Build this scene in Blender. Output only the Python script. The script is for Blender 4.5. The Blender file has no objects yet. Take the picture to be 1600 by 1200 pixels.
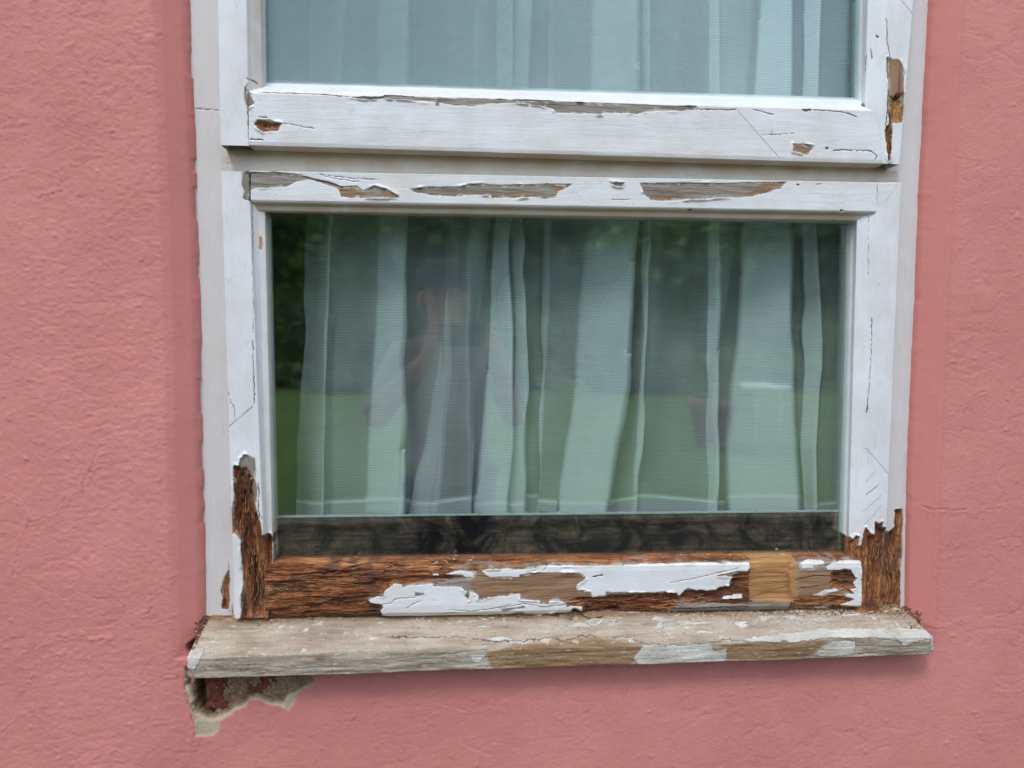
import bpy, math, random
import numpy as np
random.seed(7); RNG = np.random.default_rng(7)
SC = bpy.context.scene

# ---------------------------------------------------------------- camera
FPX = 1200.0                       # focal length in pixels of a 1600 px wide picture
CAMX, CAMY, CAMZ = 0.0, -1.2, 1.45
A_, B_, C_ = -0.07139942, 0.08337903, -0.00457672
def _R():
    cx, sx, cy, sy, cz, sz = math.cos(A_), math.sin(A_), math.cos(B_), math.sin(B_), math.cos(C_), math.sin(C_)
    Rx = np.array([[1,0,0],[0,cx,-sx],[0,sx,cx]]); Ry = np.array([[cy,0,sy],[0,1,0],[-sy,0,cy]]); Rz = np.array([[cz,-sz,0],[sz,cz,0],[0,0,1]])
    return Ry @ Rx @ Rz
RC = _R()
def bl(v): return np.array([v[0], v[2], -v[1]])
right, down, fwd = bl(RC[:,0]), bl(RC[:,1]), bl(RC[:,2])
from mathutils import Matrix, Vector
cam = bpy.data.cameras.new('camera'); camo = bpy.data.objects.new('camera', cam); SC.collection.objects.link(camo)
camo.matrix_world = Matrix(((right[0], -down[0], -fwd[0], CAMX), (right[1], -down[1], -fwd[1], CAMY), (right[2], -down[2], -fwd[2], CAMZ), (0,0,0,1)))
cam.sensor_width = 36; cam.lens = 36*FPX/1600; cam.clip_start = 0.02; cam.clip_end = 500
SC.camera = camo

# ---------------------------------------------------------------- sky, sun, exposure
SUN_EL, SUN_AZ = math.radians(52), math.radians(205)     # azimuth clockwise from +Y
w = bpy.data.worlds.new('World'); SC.world = w; w.use_nodes = True
nt = w.node_tree; nt.nodes.clear()
out = nt.nodes.new('ShaderNodeOutputWorld'); bg = nt.nodes.new('ShaderNodeBackground')
sky = nt.nodes.new('ShaderNodeTexSky'); sky.sky_type = 'NISHITA'; sky.sun_disc = False
sky.sun_elevation = SUN_EL; sky.sun_rotation = SUN_AZ; sky.dust_density = 2.0
tc = nt.nodes.new('ShaderNodeTexCoord'); no = nt.nodes.new('ShaderNodeTexNoise'); no.inputs['Scale'].default_value = 3.2; no.inputs['Detail'].default_value = 8
nt.links.new(tc.outputs['Generated'], no.inputs['Vector'])
cr = nt.nodes.new('ShaderNodeValToRGB'); cr.color_ramp.elements[0].position = 0.36; cr.color_ramp.elements[1].position = 0.62
cr.color_ramp.elements[0].color = (.35,.35,.35,1); cr.color_ramp.elements[1].color = (.95,.95,.95,1)
nt.links.new(no.outputs['Fac'], cr.inputs['Fac'])
mx = nt.nodes.new('ShaderNodeMix'); mx.data_type = 'RGBA'; mx.inputs[7].default_value = (9.0, 9.9, 11.0, 1)
nt.links.new(cr.outputs['Color'], mx.inputs[0]); nt.links.new(sky.outputs['Color'], mx.inputs[6])
nt.links.new(mx.outputs[2], bg.inputs['Color']); bg.inputs['Strength'].default_value = 0.13
nt.links.new(bg.outputs[0], out.inputs[0])
sl = bpy.data.lights.new('sun', 'SUN'); sl.energy = 1.3; sl.angle = math.radians(14); sl.color = (1.0, 0.96, 0.90)
so = bpy.data.objects.new('sun', sl); SC.collection.objects.link(so)
sd_ = Vector((math.sin(SUN_AZ)*math.cos(SUN_EL), math.cos(SUN_AZ)*math.cos(SUN_EL), math.sin(SUN_EL)))
so.rotation_euler = (-sd_).to_track_quat('-Z', 'Y').to_euler(); so.location = sd_*20
SC.view_settings.view_transform = 'Standard'; SC.view_settings.look = 'None'; SC.view_settings.gamma = 1
SC.view_settings.exposure = 0.18; SC.view_settings.use_curve_mapping = False
SC.cycles.max_bounces = 10; SC.cycles.transparent_max_bounces = 24

# ---------------------------------------------------------------- measuring helpers
def P(px, py, Y=0.0):
    """point of the vertical plane at depth Y seen at that spot of the survey photo"""
    d = RC @ np.array([(px-800)/FPX, (py-600)/FPX, 1.0]); t = (Y - CAMY)/d[2]
    return np.array([CAMX + d[0]*t, Y, CAMZ - d[1]*t])
def XZ(pts, Y): return np.array([P(a, b, Y)[[0,2]] for a, b in pts])
def cp(x0, y0, s, pts): return [(x0+u/s, y0+v/s) for u, v in pts]
c1 = lambda *p: cp(250,0,3.529,p); c2 = lambda *p: cp(1050,0,3.529,p); c3 = lambda *p: cp(600,100,3.2,p)
r1 = lambda *p: cp(340,690,4.136,p); r2 = lambda *p: cp(540,860,6.154,p); r3 = lambda *p: cp(780,860,6.154,p)
r4 = lambda *p: cp(1040,840,7.27,p); r5 = lambda *p: cp(1220,760,5.4545,p); r6 = lambda *p: cp(280,940,5.4545,p)
r7 = lambda *p: cp(560,950,3.478,p); r8 = lambda *p: cp(1000,930,3.333,p)
c6 = lambda *p: cp(300,300,2,p); c5 = lambda *p: cp(1350,300,2,p)
_T = RNG.random((512, 512))
def vn(x, y, seed=0):
    x = np.asarray(x, float)+seed*17.31; y = np.asarray(y, float)+seed*9.77
    xi = np.floor(x).astype(int); yi = np.floor(y).astype(int); fx = x-xi; fy = y-yi
    fx = fx*fx*(3-2*fx); fy = fy*fy*(3-2*fy)
    t = lambda a, b: _T[a % 512, b % 512]
    return (t(xi,yi)*(1-fx)+t(xi+1,yi)*fx)*(1-fy)+(t(xi,yi+1)*(1-fx)+t(xi+1,yi+1)*fx)*fy
def fbm(x, y, o=4, seed=0):
    s = 0; a = .5; n = 0
    for k in range(o): s = s+a*vn(x*2**k, y*2**k, seed+k*3); n += a; a *= .5
    return s/n-.5
def segdist(X, Z, poly, closed):
    pts = np.asarray(poly); d = np.full(X.shape, 1e9)
    n = len(pts)
    for i in range(n if closed else n-1):
        a = pts[i]; b = pts[(i+1) % n]; ab = b-a; L = ab@ab+1e-18
        t = np.clip(((X-a[0])*ab[0]+(Z-a[1])*ab[1])/L, 0, 1)
        d = np.minimum(d, (X-a[0]-t*ab[0])**2+(Z-a[1]-t*ab[1])**2)
    return np.sqrt(d)
def sdpoly(X, Z, poly):
    """signed distance in mm, positive inside"""
    pts = np.asarray(poly); ins = np.zeros(X.shape, bool); n = len(pts)
    for i in range(n):
        a = pts[i]; b = pts[(i+1) % n]
        if a[1] == b[1]: continue
        c = ((a[1] > Z) != (b[1] > Z)) & (X < (b[0]-a[0])*(Z-a[1])/(b[1]-a[1])+a[0]); ins ^= c
    d = segdist(X, Z, pts, True)
    return np.where(ins, d, -d)*1000
def sst(e0, e1, x): t = np.clip((x-e0)/(e1-e0), 0, 1); return t*t*(3-2*t)

# ---------------------------------------------------------------- object helpers
def meta(o, label=None, cat=None, group=None, kind=None):
    if label: o['label'] = label
    if cat: o['category'] = cat
    if group: o['group'] = group
    if kind: o['kind'] = kind
    return o
def empty(name, loc, **k):
    o = bpy.data.objects.new(name, None); SC.collection.objects.link(o); o.location = loc; o.empty_display_size = .05
    return meta(o, **k)
def mesh(name, V, F, mat, parent=None, attrs=None, smooth=True, **k):
    V = np.asarray(V, float)
    if parent is not None:
        q = parent; off = np.zeros(3)
        while q is not None: off += np.array(q.location); q = q.parent
        V = V-off
    me = bpy.data.meshes.new(name)
    F = np.asarray(F) if not isinstance(F, list) else F
    if isinstance(F, list): me.from_pydata(V.tolist(), [], F)
    else:
        n = F.shape[1]; me.vertices.add(len(V)); me.vertices.foreach_set('co', V.ravel())
        me.loops.add(F.size); me.loops.foreach_set('vertex_index', F.ravel().astype(np.int32))
        me.polygons.add(len(F)); me.polygons.foreach_set('loop_start', np.arange(0, F.size, n, dtype=np.int32))
        me.polygons.foreach_set('loop_total', np.full(len(F), n, np.int32))
        me.update(calc_edges=True)
    me.polygons.foreach_set('use_smooth', np.full(len(me.polygons), smooth)); me.update()
    for nme, a in (attrs or {}).items():
        at = me.attributes.new(nme, 'FLOAT', 'POINT'); at.data.foreach_set('value', np.asarray(a, np.float32).ravel())
    me.materials.append(mat)
    o = bpy.data.objects.new(name, me); SC.collection.objects.link(o); o.parent = parent
    return meta(o, **k)
def gridF(nu, nv):
    i = np.arange((nu-1)*(nv-1)); u = i//(nv-1); v = i % (nv-1); a = u*nv+v
    return np.stack([a, a+1, a+nv+1, a+nv], 1)
def boxVF(lo, hi):
    x0,y0,z0 = lo; x1,y1,z1 = hi
    V = [(x0,y0,z0),(x1,y0,z0),(x1,y1,z0),(x0,y1,z0),(x0,y0,z1),(x1,y0,z1),(x1,y1,z1),(x0,y1,z1)]
    F = [(0,3,2,1),(4,5,6,7),(0,1,5,4),(1,2,6,5),(2,3,7,6),(3,0,4,7)]
    return V, F
def box(name, lo, hi, mat, parent=None, **k):
    V, F = boxVF(lo, hi); return mesh(name, V, F, mat, parent, smooth=False, **k)

# ---------------------------------------------------------------- material helpers
class NT:
    def __init__(s, name):
        s.m = bpy.data.materials.new(name); s.m.use_nodes = True; s.t = s.m.node_tree; s.t.nodes.clear()
        s.out = s.n('ShaderNodeOutputMaterial')
    def n(s, typ, **k):
        q = s.t.nodes.new(typ)
        for a, b in k.items(): setattr(q, a, b)
        return q
    def set(s, sock, v):
        if hasattr(v, 'is_linked') or isinstance(v, bpy.types.NodeSocket): s.t.links.new(v, sock)
        elif isinstance(v, (tuple, list)) and len(v) == 3 and sock.type == 'RGBA': sock.default_value = (*v, 1)
        else: sock.default_value = v
    def attr(s, nme): return s.n('ShaderNodeAttribute', attribute_name=nme).outputs['Fac']
    def math(s, op, a, b=0.0, clamp=False):
        q = s.n('ShaderNodeMath', operation=op, use_clamp=clamp); s.set(q.inputs[0], a); s.set(q.inputs[1], b); return q.outputs[0]
    def mix(s, f, a, b, bt='MIX'):
        q = s.n('ShaderNodeMix', data_type='RGBA', blend_type=bt); s.set(q.inputs[0], f); s.set(q.inputs[6], a); s.set(q.inputs[7], b); return q.outputs[2]
    def mixf(s, f, a, b):
        q = s.n('ShaderNodeMix', data_type='FLOAT'); s.set(q.inputs[0], f); s.set(q.inputs[2], a); s.set(q.inputs[3], b); return q.outputs[0]
    def coord(s, scale=(1,1,1), which='Object'):
        t = s.n('ShaderNodeTexCoord'); m = s.n('ShaderNodeMapping'); m.inputs['Scale'].default_value = scale
        s.t.links.new(t.outputs[which], m.inputs['Vector']); return m.outputs[0]
    def noise(s, vec, scale, detail=4, rough=.55, dist=0):
        q = s.n('ShaderNodeTexNoise'); s.set(q.inputs['Vector'], vec); q.inputs['Scale'].default_value = scale
        q.inputs['Detail'].default_value = detail; q.inputs['Roughness'].default_value = rough; q.inputs['Distortion'].default_value = dist
        return q.outputs['Fac']
    def ramp(s, f, stops):
        q = s.n('ShaderNodeValToRGB'); e = q.color_ramp.elements
        while len(e) < len(stops): e.new(.5)
        for k, (p, c) in enumerate(stops):
            e[k].position = p; e[k].color = (*c, 1) if isinstance(c, tuple) else (c, c, c, 1)
        s.set(q.inputs[0], f); return q.outputs[0]
    def mr(s, v, a, b, c=0., d=1.):
        q = s.n('ShaderNodeMapRange'); s.set(q.inputs[0], v)
        for i, z in enumerate((a, b, c, d)): q.inputs[i+1].default_value = z
        return q.outputs[0]
    def bump(s, h, dist, strength=1.0, nrm=None):
        q = s.n('ShaderNodeBump'); s.set(q.inputs['Height'], h); q.inputs['Distance'].default_value = dist; q.inputs['Strength'].default_value = strength
        if nrm is not None: s.set(q.inputs['Normal'], nrm)
        return q.outputs[0]
    def bsdf(s, col, rough=.6, nrm=None, **k):
        q = s.n('ShaderNodeBsdfPrincipled'); s.set(q.inputs['Base Color'], col); s.set(q.inputs['Roughness'], rough)
        if nrm is not None: s.set(q.inputs['Normal'], nrm)
        for a, b in k.items(): s.set(q.inputs[a], b)
        s.t.links.new(q.outputs[0], s.out.inputs[0]); return q

def simple(name, col, rough=.7, nscale=30, var=.25, bump=.002, metal=0.0):
    n = NT(name); v = n.coord(); f = n.noise(v, nscale, 5)
    c = n.mix(n.mr(f, .3, .7), tuple(x*(1-var) for x in col), tuple(min(1, x*(1+var)) for x in col))
    n.bsdf(c, rough, n.bump(f, bump), Metallic=metal); return n.m

def timber(name, horiz):
    """old painted softwood: white paint where 'paint' > 0, bare weathered, rotten or freshly chiselled wood elsewhere"""
    n = NT(name)
    g = (1.0, 1.0, 1.0)
    st = (14, 160, 160) if horiz else (160, 160, 14)
    vg = n.coord(st); vo = n.coord(g)
    grain = n.noise(vg, 1.0, 7, .62, .35); grain2 = n.noise(vg, 3.3, 5, .65, .2); blot = n.noise(vo, 22, 5); fine = n.noise(vo, 420, 3)
    big = n.noise(n.coord(tuple(x*.28 for x in st)), 1.0, 5, .6, .6)
    grey = n.ramp(grain, [(.25, (.11,.09,.075)), (.45, (.25,.215,.185)), (.62, (.36,.325,.29)), (.8, (.43,.395,.36))])
    warm = n.ramp(grain, [(.25, (.12,.065,.035)), (.5, (.30,.175,.10)), (.75, (.42,.28,.18))])
    grey = n.mix(n.attr('warm'), grey, warm)
    st2 = (38, 620, 620) if horiz else (620, 620, 38)
    fib = n.noise(n.coord(st2), 1.0, 6, .7, .25)
    stx = (9, 60, 60) if horiz else (60, 60, 9)
    patch = n.noise(n.coord(stx), 1.0, 4, .6, 1.0)
    rotv = n.math('ADD', n.math('MULTIPLY', fib, .42), n.math('ADD', n.math('MULTIPLY', big, .32), n.math('MULTIPLY', patch, .42)))
    rot = n.ramp(rotv, [(.40, (.012,.006,.004)), (.47, (.065,.022,.009)), (.54, (.17,.050,.017)), (.60, (.31,.110,.036)), (.66, (.50,.23,.085)), (.74, (.68,.44,.23))])
    rot = n.mix(n.mr(n.noise(vo, 35, 4), .52, .62, 0, .75), rot, n.mix(fib, (.03,.014,.010), (.17,.075,.045)))
    fresh = n.ramp(grain, [(.28, (.27,.115,.035)), (.5, (.43,.225,.085)), (.75, (.55,.33,.145))])
    wood = n.mix(n.attr('rot'), grey, rot); wood = n.mix(n.attr('fresh'), wood, fresh)
    wood = n.mix(n.mr(grain2, .56, .70, 0, .6), wood, n.mix(.5, wood, (.02,.012,.008)))
    pn = n.mix(n.mr(blot, .35, .7), (.78,.805,.865), (.695,.705,.735)); pn = n.mix(n.attr('old'), pn, (.665,.65,.685))
    pn = n.mix(n.mr(grain, .56, .72, 0, .40), pn, (.60,.59,.57)); pn = n.mix(n.mr(grain2, .58, .68, 0, .22), pn, (.50,.48,.46))
    dirt_bounce = n.math('MULTIPLY', n.attr('dirt_bounce'), n.mr(blot, .25, .6, .55, 1.1), True)
    pn = n.mix(dirt_bounce, pn, (.56,.45,.32))  # beige: dirt and yellowing, plus warm bounce on shaded undersides put into the colour
    spk = n.mr(n.noise(vo, 160, 2), .74, .78); pn = n.mix(n.math('MULTIPLY', spk, .5), pn, (.25,.20,.16))
    edge = n.mr(n.attr('paint'), 0.0, 1.6, .45, 0.0); pn = n.mix(edge, pn, (.55,.50,.44))
    hair = n.noise(n.coord((9,70,70) if horiz else (70,70,9)), 1.0, 4, .6, .6); hair = n.math('MULTIPLY', n.mr(n.math('ABSOLUTE', n.math('SUBTRACT', hair, .5)), 0, .006, .5, 0), n.mr(n.noise(vo, 13, 3), .5, .62))
    pn = n.mix(hair, pn, (.22,.19,.16)); pn = n.mix(n.mr(n.noise(vo, 6, 6, .7), .52, .75, 0, .45), pn, (.60,.55,.47))
    und = n.math('ADD', n.attr('paint'), n.mr(n.noise(vo, 60, 4), .45, .65, -.6, 4.5)); und = n.math('MULTIPLY', n.mr(und, -.1, .25), n.math('SUBTRACT', 1.0, n.attr('rot')))
    wood = n.mix(und, wood, (.46,.43,.39))
    pf = n.mr(n.math('ADD', n.attr('paint'), n.mr(fine, 0, 1, -.9, .9)), -.12, .12)
    col = n.mix(pf, wood, pn)
    ck = n.mr(n.attr('crack'), -.15, .35, 1, 0); col = n.mix(n.math('MULTIPLY', ck, .88), col, (.045,.030,.022))
    pc = n.mr(n.attr('pencil'), -.1, .7, .85, 0); col = n.mix(pc, col, (.12,.12,.13))
    rs = n.attr('rust'); col = n.mix(rs, col, (.50,.23,.05))
    hb = n.math('ADD', n.math('MULTIPLY', pf, 1.4), n.math('ADD', n.math('MULTIPLY', grain, n.mixf(pf, 1.6, .42)), n.math('MULTIPLY', grain2, n.mixf(pf, .9, .22))))
    hb = n.math('ADD', hb, n.math('MULTIPLY', fib, n.math('MULTIPLY', n.math('SUBTRACT', 1.0, pf), n.mixf(n.attr('rot'), .5, 1.6)))); hb = n.math('SUBTRACT', hb, n.math('MULTIPLY', ck, .8)); hb = n.math('ADD', hb, n.math('MULTIPLY', blot, .5))
    n.bsdf(col, n.mixf(pf, .85, .52), n.bump(hb, .0013)); return n.m
MH = timber('painted_timber_horizontal', True); MV = timber('painted_timber_vertical', False)

# ---------------------------------------------------------------- window timber
WBASE = np.array([P(870, 960)[0], 0.0, P(870, 960)[2]])
win = empty('casement_window', WBASE, label='old white two-part wooden window with flaking paint and rotten lower corners', cat='window')
ST = 0.0012
def member(name, stations, ends, polysY, mat, horiz, bare=(), paint=None, rotp=(), warmp=(), freshp=(), cracks=(), pencils=(), rust=(), wob=.0006, rotdepth=.006, seed=1, step=ST, notch=(), old=0.0, **k):
    """grid patch. stations: list of (pixA, pixB, Yproj, Y, dirt); lines run along the member, stations go across it."""
    WA = []; WB = []
    for (a, b, yp, y, d) in stations:
        A = P(*a, yp); B = P(*b, yp); A[1] = y; B[1] = y; WA.append(A); WB.append(B)
    L = max(np.linalg.norm(WB[i]-WA[i]) for i in range(len(WA))); nu = int(L/step)+2
    u = np.linspace(0, 1, nu)[:, None]
    rows = []; dirt_bounce = []
    for i in range(len(WA)-1):
        wid = max(np.linalg.norm(WA[i+1]-WA[i]), np.linalg.norm(WB[i+1]-WB[i])); nv = max(2, int(wid/step)+1)
        for v in np.linspace(0, 1, nv, endpoint=(i == len(WA)-2)):
            rows.append((WA[i]*(1-v)+WA[i+1]*v, WB[i]*(1-v)+WB[i+1]*v)); dirt_bounce.append(stations[i][4]*(1-v)+stations[i+1][4]*v)
    nv = len(rows)
    A = np.array([r[0] for r in rows]); B = np.array([r[1] for r in rows])
    V = A[None]*(1-u[:, :, None])+B[None]*u[:, :, None]                # nu,nv,3
    X = V[..., 0]; Z = V[..., 2]
    D = np.repeat(np.array(dirt_bounce)[None], nu, 0)
    gx, gz = (X, Z) if horiz else (Z, X)                                 # along the grain, across it
    jag = fbm(gx*90, gz*420, 4, seed)*2.6+fbm(gx*500, gz*700, 2, seed+5)*1.2
    def sd(polys, jg=1.0):
        r = np.full(X.shape, -60.0)
        for p in polys: r = np.maximum(r, sdpoly(X, Z, XZ(p, polysY))+jag*jg)
        return r
    if paint is None:
        pm = -sd(bare)
    else:
        pm = sd(paint)
        pm = np.minimum(pm, -sd(bare)) if len(bare) else pm
    pm = np.clip(pm, -40, 40)
    rt = sst(-4.0, 4.0, sd(rotp, 3.0)+fbm(gx*30, gz*140, 3, seed+30)*14); wm = sst(-4, 4, sd(warmp, 2)); fr = sst(-1.5, 1.5, sd(freshp, 1.5)+fbm(gx*150, gz*150, 3, seed+40)*5); nt_ = sst(-1.2, 1.2, sd(notch, .3))
    ck = np.full(X.shape, 30.0)
    for line, wd in cracks:
        d = segdist(X+fbm(gx*200, gz*200, 2, 9)*.0022, Z+fbm(gx*200, gz*200, 2, 12)*.0022, XZ(line, polysY), False)*1000-wd*.5*(.5+vn(gx*160, gz*160, 3)); ck = np.minimum(ck, d)
    pc = np.full(X.shape, 30.0)
    for line in pencils: pc = np.minimum(pc, segdist(X, Z, XZ(line, polysY), False)*1000-.22)
    ru = np.zeros(X.shape)
    for line in rust: ru = np.maximum(ru, sst(3.2, .6, segdist(X, Z, XZ(line, polysY), False)*1000+fbm(X*300, Z*300, 3)*3))
    # relief
    paintm = sst(-.5, .5, pm)
    fib = fbm(gx*22, gz*330, 5, seed+2); deep = fbm(gx*9, gz*70, 4, seed+4); spl = np.abs(fbm(gx*40, gz*600, 3, seed+7))
    spx = np.abs(fbm(gx*16+fbm(gx*30, gz*40, 2, seed)*.8, gz*150, 4, seed+21)); gouge = rotdepth*(.30+1.9*np.clip(deep+.22, 0, 1))+fib*.006+spl*.005+sst(.05, .0, spx)*.0025+sst(.10,.24,fbm(gx*30, gz*160, 3, seed+22))*.005
    edgef = sst(0, 9, -pm)
    dy = rt*(1-paintm)*np.maximum(gouge, 0)*(.25+.75*edgef) + (1-rt)*(1-paintm)*(.0004+fib*.0012) - paintm*.0007
    dy += fbm(gx*6, gz*30, 3, seed+8)*wob*2.2 + sst(.7, -.3, ck)*.0016
    lift = paintm*sst(5, .3, pm)*sst(.14, .34, fbm(gx*35, gz*80, 3, seed+3)+.10)*.0026          # curling paint edges
    dy -= lift
    dy = dy*(1-nt_)+nt_*(.008+fib*.0012)
    V[..., 1] += dy
    edge_w = fbm(gx*14, gz*0+seed, 4, seed+11)*wob
    if horiz: V[..., 2] += edge_w
    else: V[..., 0] += edge_w
    at = dict(paint=pm, rot=rt, warm=wm, fresh=fr, crack=ck, pencil=pc, rust=ru, dirt_bounce=D, old=np.full(X.shape, old))
    return mesh(name, V.reshape(-1, 3), gridF(nu, nv), mat, win, at, **k)
def ln(a, b, y0, y1):
    """extend the line a-b to rows y0 and y1"""
    s = (b[0]-a[0])/(b[1]-a[1]); return ((a[0]+s*(y0-a[1]), y0), (a[0]+s*(y1-a[1]), y1))
TOP = -430
YF, YU, YL, YG = 0.0, -0.030, -0.022, 0.010
def vst(l, yp, y, d, y0, y1): a, b = ln(*l, y0, y1); return (a, b, yp, y, d)

# traced patches -------------------------------------------------
knot1 = c1((518,685),(540,660),(600,662),(672,682),(650,720),(570,732),(540,710))
joint1 = c1((470,480),(490,505),(520,570),(495,590),(485,600),(465,540))
strip_top = c1((850,512),(1000,530),(1170,540),(1235,532))+c3((0,155),(150,162),(400,169),(640,175),(850,187),(1200,198),(1400,210),(1560,213))+c2((60,586),(130,590),(120,606),(0,615))+c3((1540,235),(1350,235),(1260,250),(1100,245),(1080,255),(1020,248),(860,245),(840,225),(780,210),(660,195),(520,200),(450,212),(370,208),(280,195),(275,215),(260,212),(255,190),(100,178),(0,175))+c1((1150,552),(1000,530))
knot2 = c2((665,795),(720,793),(785,810),(745,855),(665,835))
rstile_rot = c2((1186,320),(1205,315),(1225,330),(1255,328),(1282,380),(1277,560),(1270,675),(1218,680),(1212,800),(1200,890),(1188,880),(1185,740),(1178,715),(1198,680),(1190,560),(1195,500),(1190,400))
top_grey = c1((455,950),(660,950),(775,965),(850,985),(930,1000),(1000,1030),(1080,1025),(1120,1050),(1180,1025),(1250,1045),(1300,1070),(1330,1090),(1200,1092),(1080,1092),(1000,1082),(985,1040),(900,1012),(830,992),(760,1000),(700,1030),(600,1035),(495,1045),(490,1110),(455,1095),(465,1050),(450,1020))
bareF = c3((130,625),(220,615),(380,615),(430,600),(600,605),(800,600),(940,600),(930,610),(870,640),(855,670),(800,675),(750,665),(640,670),(540,670),(530,655),(430,655),(350,665),(240,655),(150,640))
bareG = c3((1125,592),(1205,592),(1190,612),(1160,612))
bareH = c3((1280,595),(1600,595))+c2((0,1010),(300,1010),(480,1005),(630,1005),(600,1040),(540,1060),(440,1085),(360,1090),(250,1090),(170,1100),(100,1100),(0,1105))+c3((1530,680),(1400,685),(1330,680),(1300,650))
warm1 = [c1((985,1020),(1130,1020),(1120,1100),(985,1100)), c1((1240,1040),(1335,1060),(1335,1095),(1200,1095)), c3((540,650),(760,650),(760,690),(540,690)), c3((850,595),(950,595),(860,650)), c3((1290,660),(1500,665),(1530,690),(1300,690)), c2((520,1000),(640,1000),(560,1060),(370,1100))]
lst_bare = r1((180,80),(240,110),(248,180),(245,250),(258,300),(250,380),(245,400),(262,470),(280,520),(290,600),(330,610),(345,640),(335,700),(345,780),(345,1150),(150,1150),(150,990),(165,960),(150,640),(110,590),(95,600),(85,450),(105,380),(105,320),(100,170),(115,150),(140,160),(148,110))
lst_rot = r1((115,150),(180,200),(215,280),(235,400),(262,470),(280,520),(290,600),(330,610),(345,640),(335,700),(345,780),(345,1150),(150,1150),(150,990),(165,960),(150,640),(110,590),(95,600),(85,450),(105,380),(105,320),(100,170))
frm_rot = r1((75,835),(80,890),(75,960),(80,1020),(70,1085),(30,1085),(25,1060),(35,1010),(20,965),(30,900),(45,870),(68,840))
rst_bare = r5((570,415),(630,460),(645,425),(680,430),(670,515),(690,510),(700,400),(715,345),(760,400),(795,410),(800,295),(830,320),(860,300),(870,345),(890,350),(930,380),(960,400),(960,1100),(560,1100))
rst_keep = [r5((700,950),(735,880),(750,960),(755,1000),(790,1000),(785,1030),(690,1035)), r5((680,820),(692,850),(690,880),(676,880))]
rfr_bare = r5((860,360),(900,385),(945,370),(965,340),(970,200),(1035,190),(1040,300),(1030,450),(1040,560),(1020,700),(1020,1100),(860,1100))
islA = r2((225,480),(310,445),(365,445),(375,390),(430,345),(470,320),(545,330),(550,355),(620,335),(840,320),(845,345),(1105,345),(1150,390),(1175,392),(1150,435),(1185,480),(1192,398),(1280,425),(1275,470),(1300,485),(1370,450),(1600,430))+r3((200,415),(205,470),(390,480),(395,520),(475,515),(480,490),(560,485),(640,505),(645,535),(800,545),(800,600),(770,575),(740,560),(710,565),(680,605),(400,630),(250,625),(230,595),(160,600),(100,635),(0,640))+r2((1300,640),(900,645),(800,655),(700,660),(640,645),(420,650),(350,635),(355,610),(335,585),(365,550),(355,520),(240,505))
islB = r2((1310,205),(1350,185),(1440,175),(1600,180))+r3((130,190),(300,180),(380,160),(520,150),(840,150),(1000,155),(1400,135),(1600,135))+r4((320,290),(690,300),(730,280),(770,295),(955,290),(965,330),(930,385),(830,380),(700,405),(570,435),(760,445),(735,480),(725,550),(610,560),(570,595),(470,605),(395,590),(350,600),(255,570),(150,665),(125,625),(0,620))+r3((1430,405),(1030,400),(1020,435),(900,450),(880,405),(820,405),(810,385),(760,385),(740,345),(760,320),(810,295),(830,260),(780,225),(710,215),(580,215),(390,215),(300,215),(200,235),(190,260),(90,255),(0,255))+r2((1385,262),(1355,235))
islC = r2((960,230),(1100,195),(1190,205),(1230,220),(1230,258),(1150,258),(1130,235),(1030,230)); islc = r2((840,225),(895,222),(895,243),(840,240))
islD = r4((620,705),(660,665),(760,655),(775,640),(870,645),(865,690),(760,695))
islE1 = r5((170,655),(250,630),(380,640),(370,665),(280,680),(270,695),(180,700))
islE2 = r5((380,690),(420,665),(520,640),(630,635),(690,640),(690,1030),(640,1030),(500,1015),(580,990),(640,965),(560,940),(550,920),(620,915),(590,880),(640,870),(620,820),(650,790),(610,740),(600,715),(560,700),(500,715),(400,715))
islE3 = r5((300,925),(370,890),(480,875),(495,890),(420,905),(340,935))
hol1 = r2((665,400),(745,410),(760,425),(670,435)); hol2 = r3((20,570),(240,540),(250,555),(90,585),(40,600))

# fixed frame ----------------------------------------------------
LO = ((299,0),(326,950)); RO = ((1450,0),(1411,940))
Lu = ((341,0),(345,230)); Ll = ((346,270),(366,930)); Ru = ((1427,0),(1405,255)); Rl = ((1408,285),(1386,800))
member('frame_jamb', [vst(((270,0),(298,950)),0,.0,.1,TOP,972), vst(Lu,0,0,.18,TOP,972), vst(((352,0),(374,972)),0,0,.12,TOP,972), vst(((352,0),(374,972)),0,.03,.3,TOP,972)], None, YF, MV, False,
       bare=[frm_rot], rotp=[frm_rot], cracks=[(c1((195,598),(320,608)),.7), (r1((68,780),(75,840)),.6), (r1((95,1060),(95,1130)),.8)], seed=2, rotdepth=.004, old=.85)
member('frame_jamb', [vst(((1470,0),(1430,940)),0,.0,.1,TOP,962), vst(Ru,0,0,.14,TOP,962), vst(((1390,0),(1365,940)),0,0,.1,TOP,962), vst(((1390,0),(1365,940)),0,.03,.3,TOP,962)], None, YF, MV, False,
       bare=[rfr_bare], rotp=[rfr_bare], warmp=[], seed=3, rotdepth=.005, old=.7)
member('transom', [((347,224),(1403,252),0,.010,.6), ((347,232),(1403,262),0,.001,1.0), ((347,245),(1403,270),0,-.001,.85), ((347,262),(1403,281),0,-.0015,.55), ((347,300),(1403,318),0,.002,.4)], None, YF, MH, True,
       cracks=[(c3((0,555),(230,562),(480,566)),.5), (c3((870,566),(1080,576),(1350,580)),.7), (c1((380,900),(372,930)),.5)], seed=4)
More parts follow.
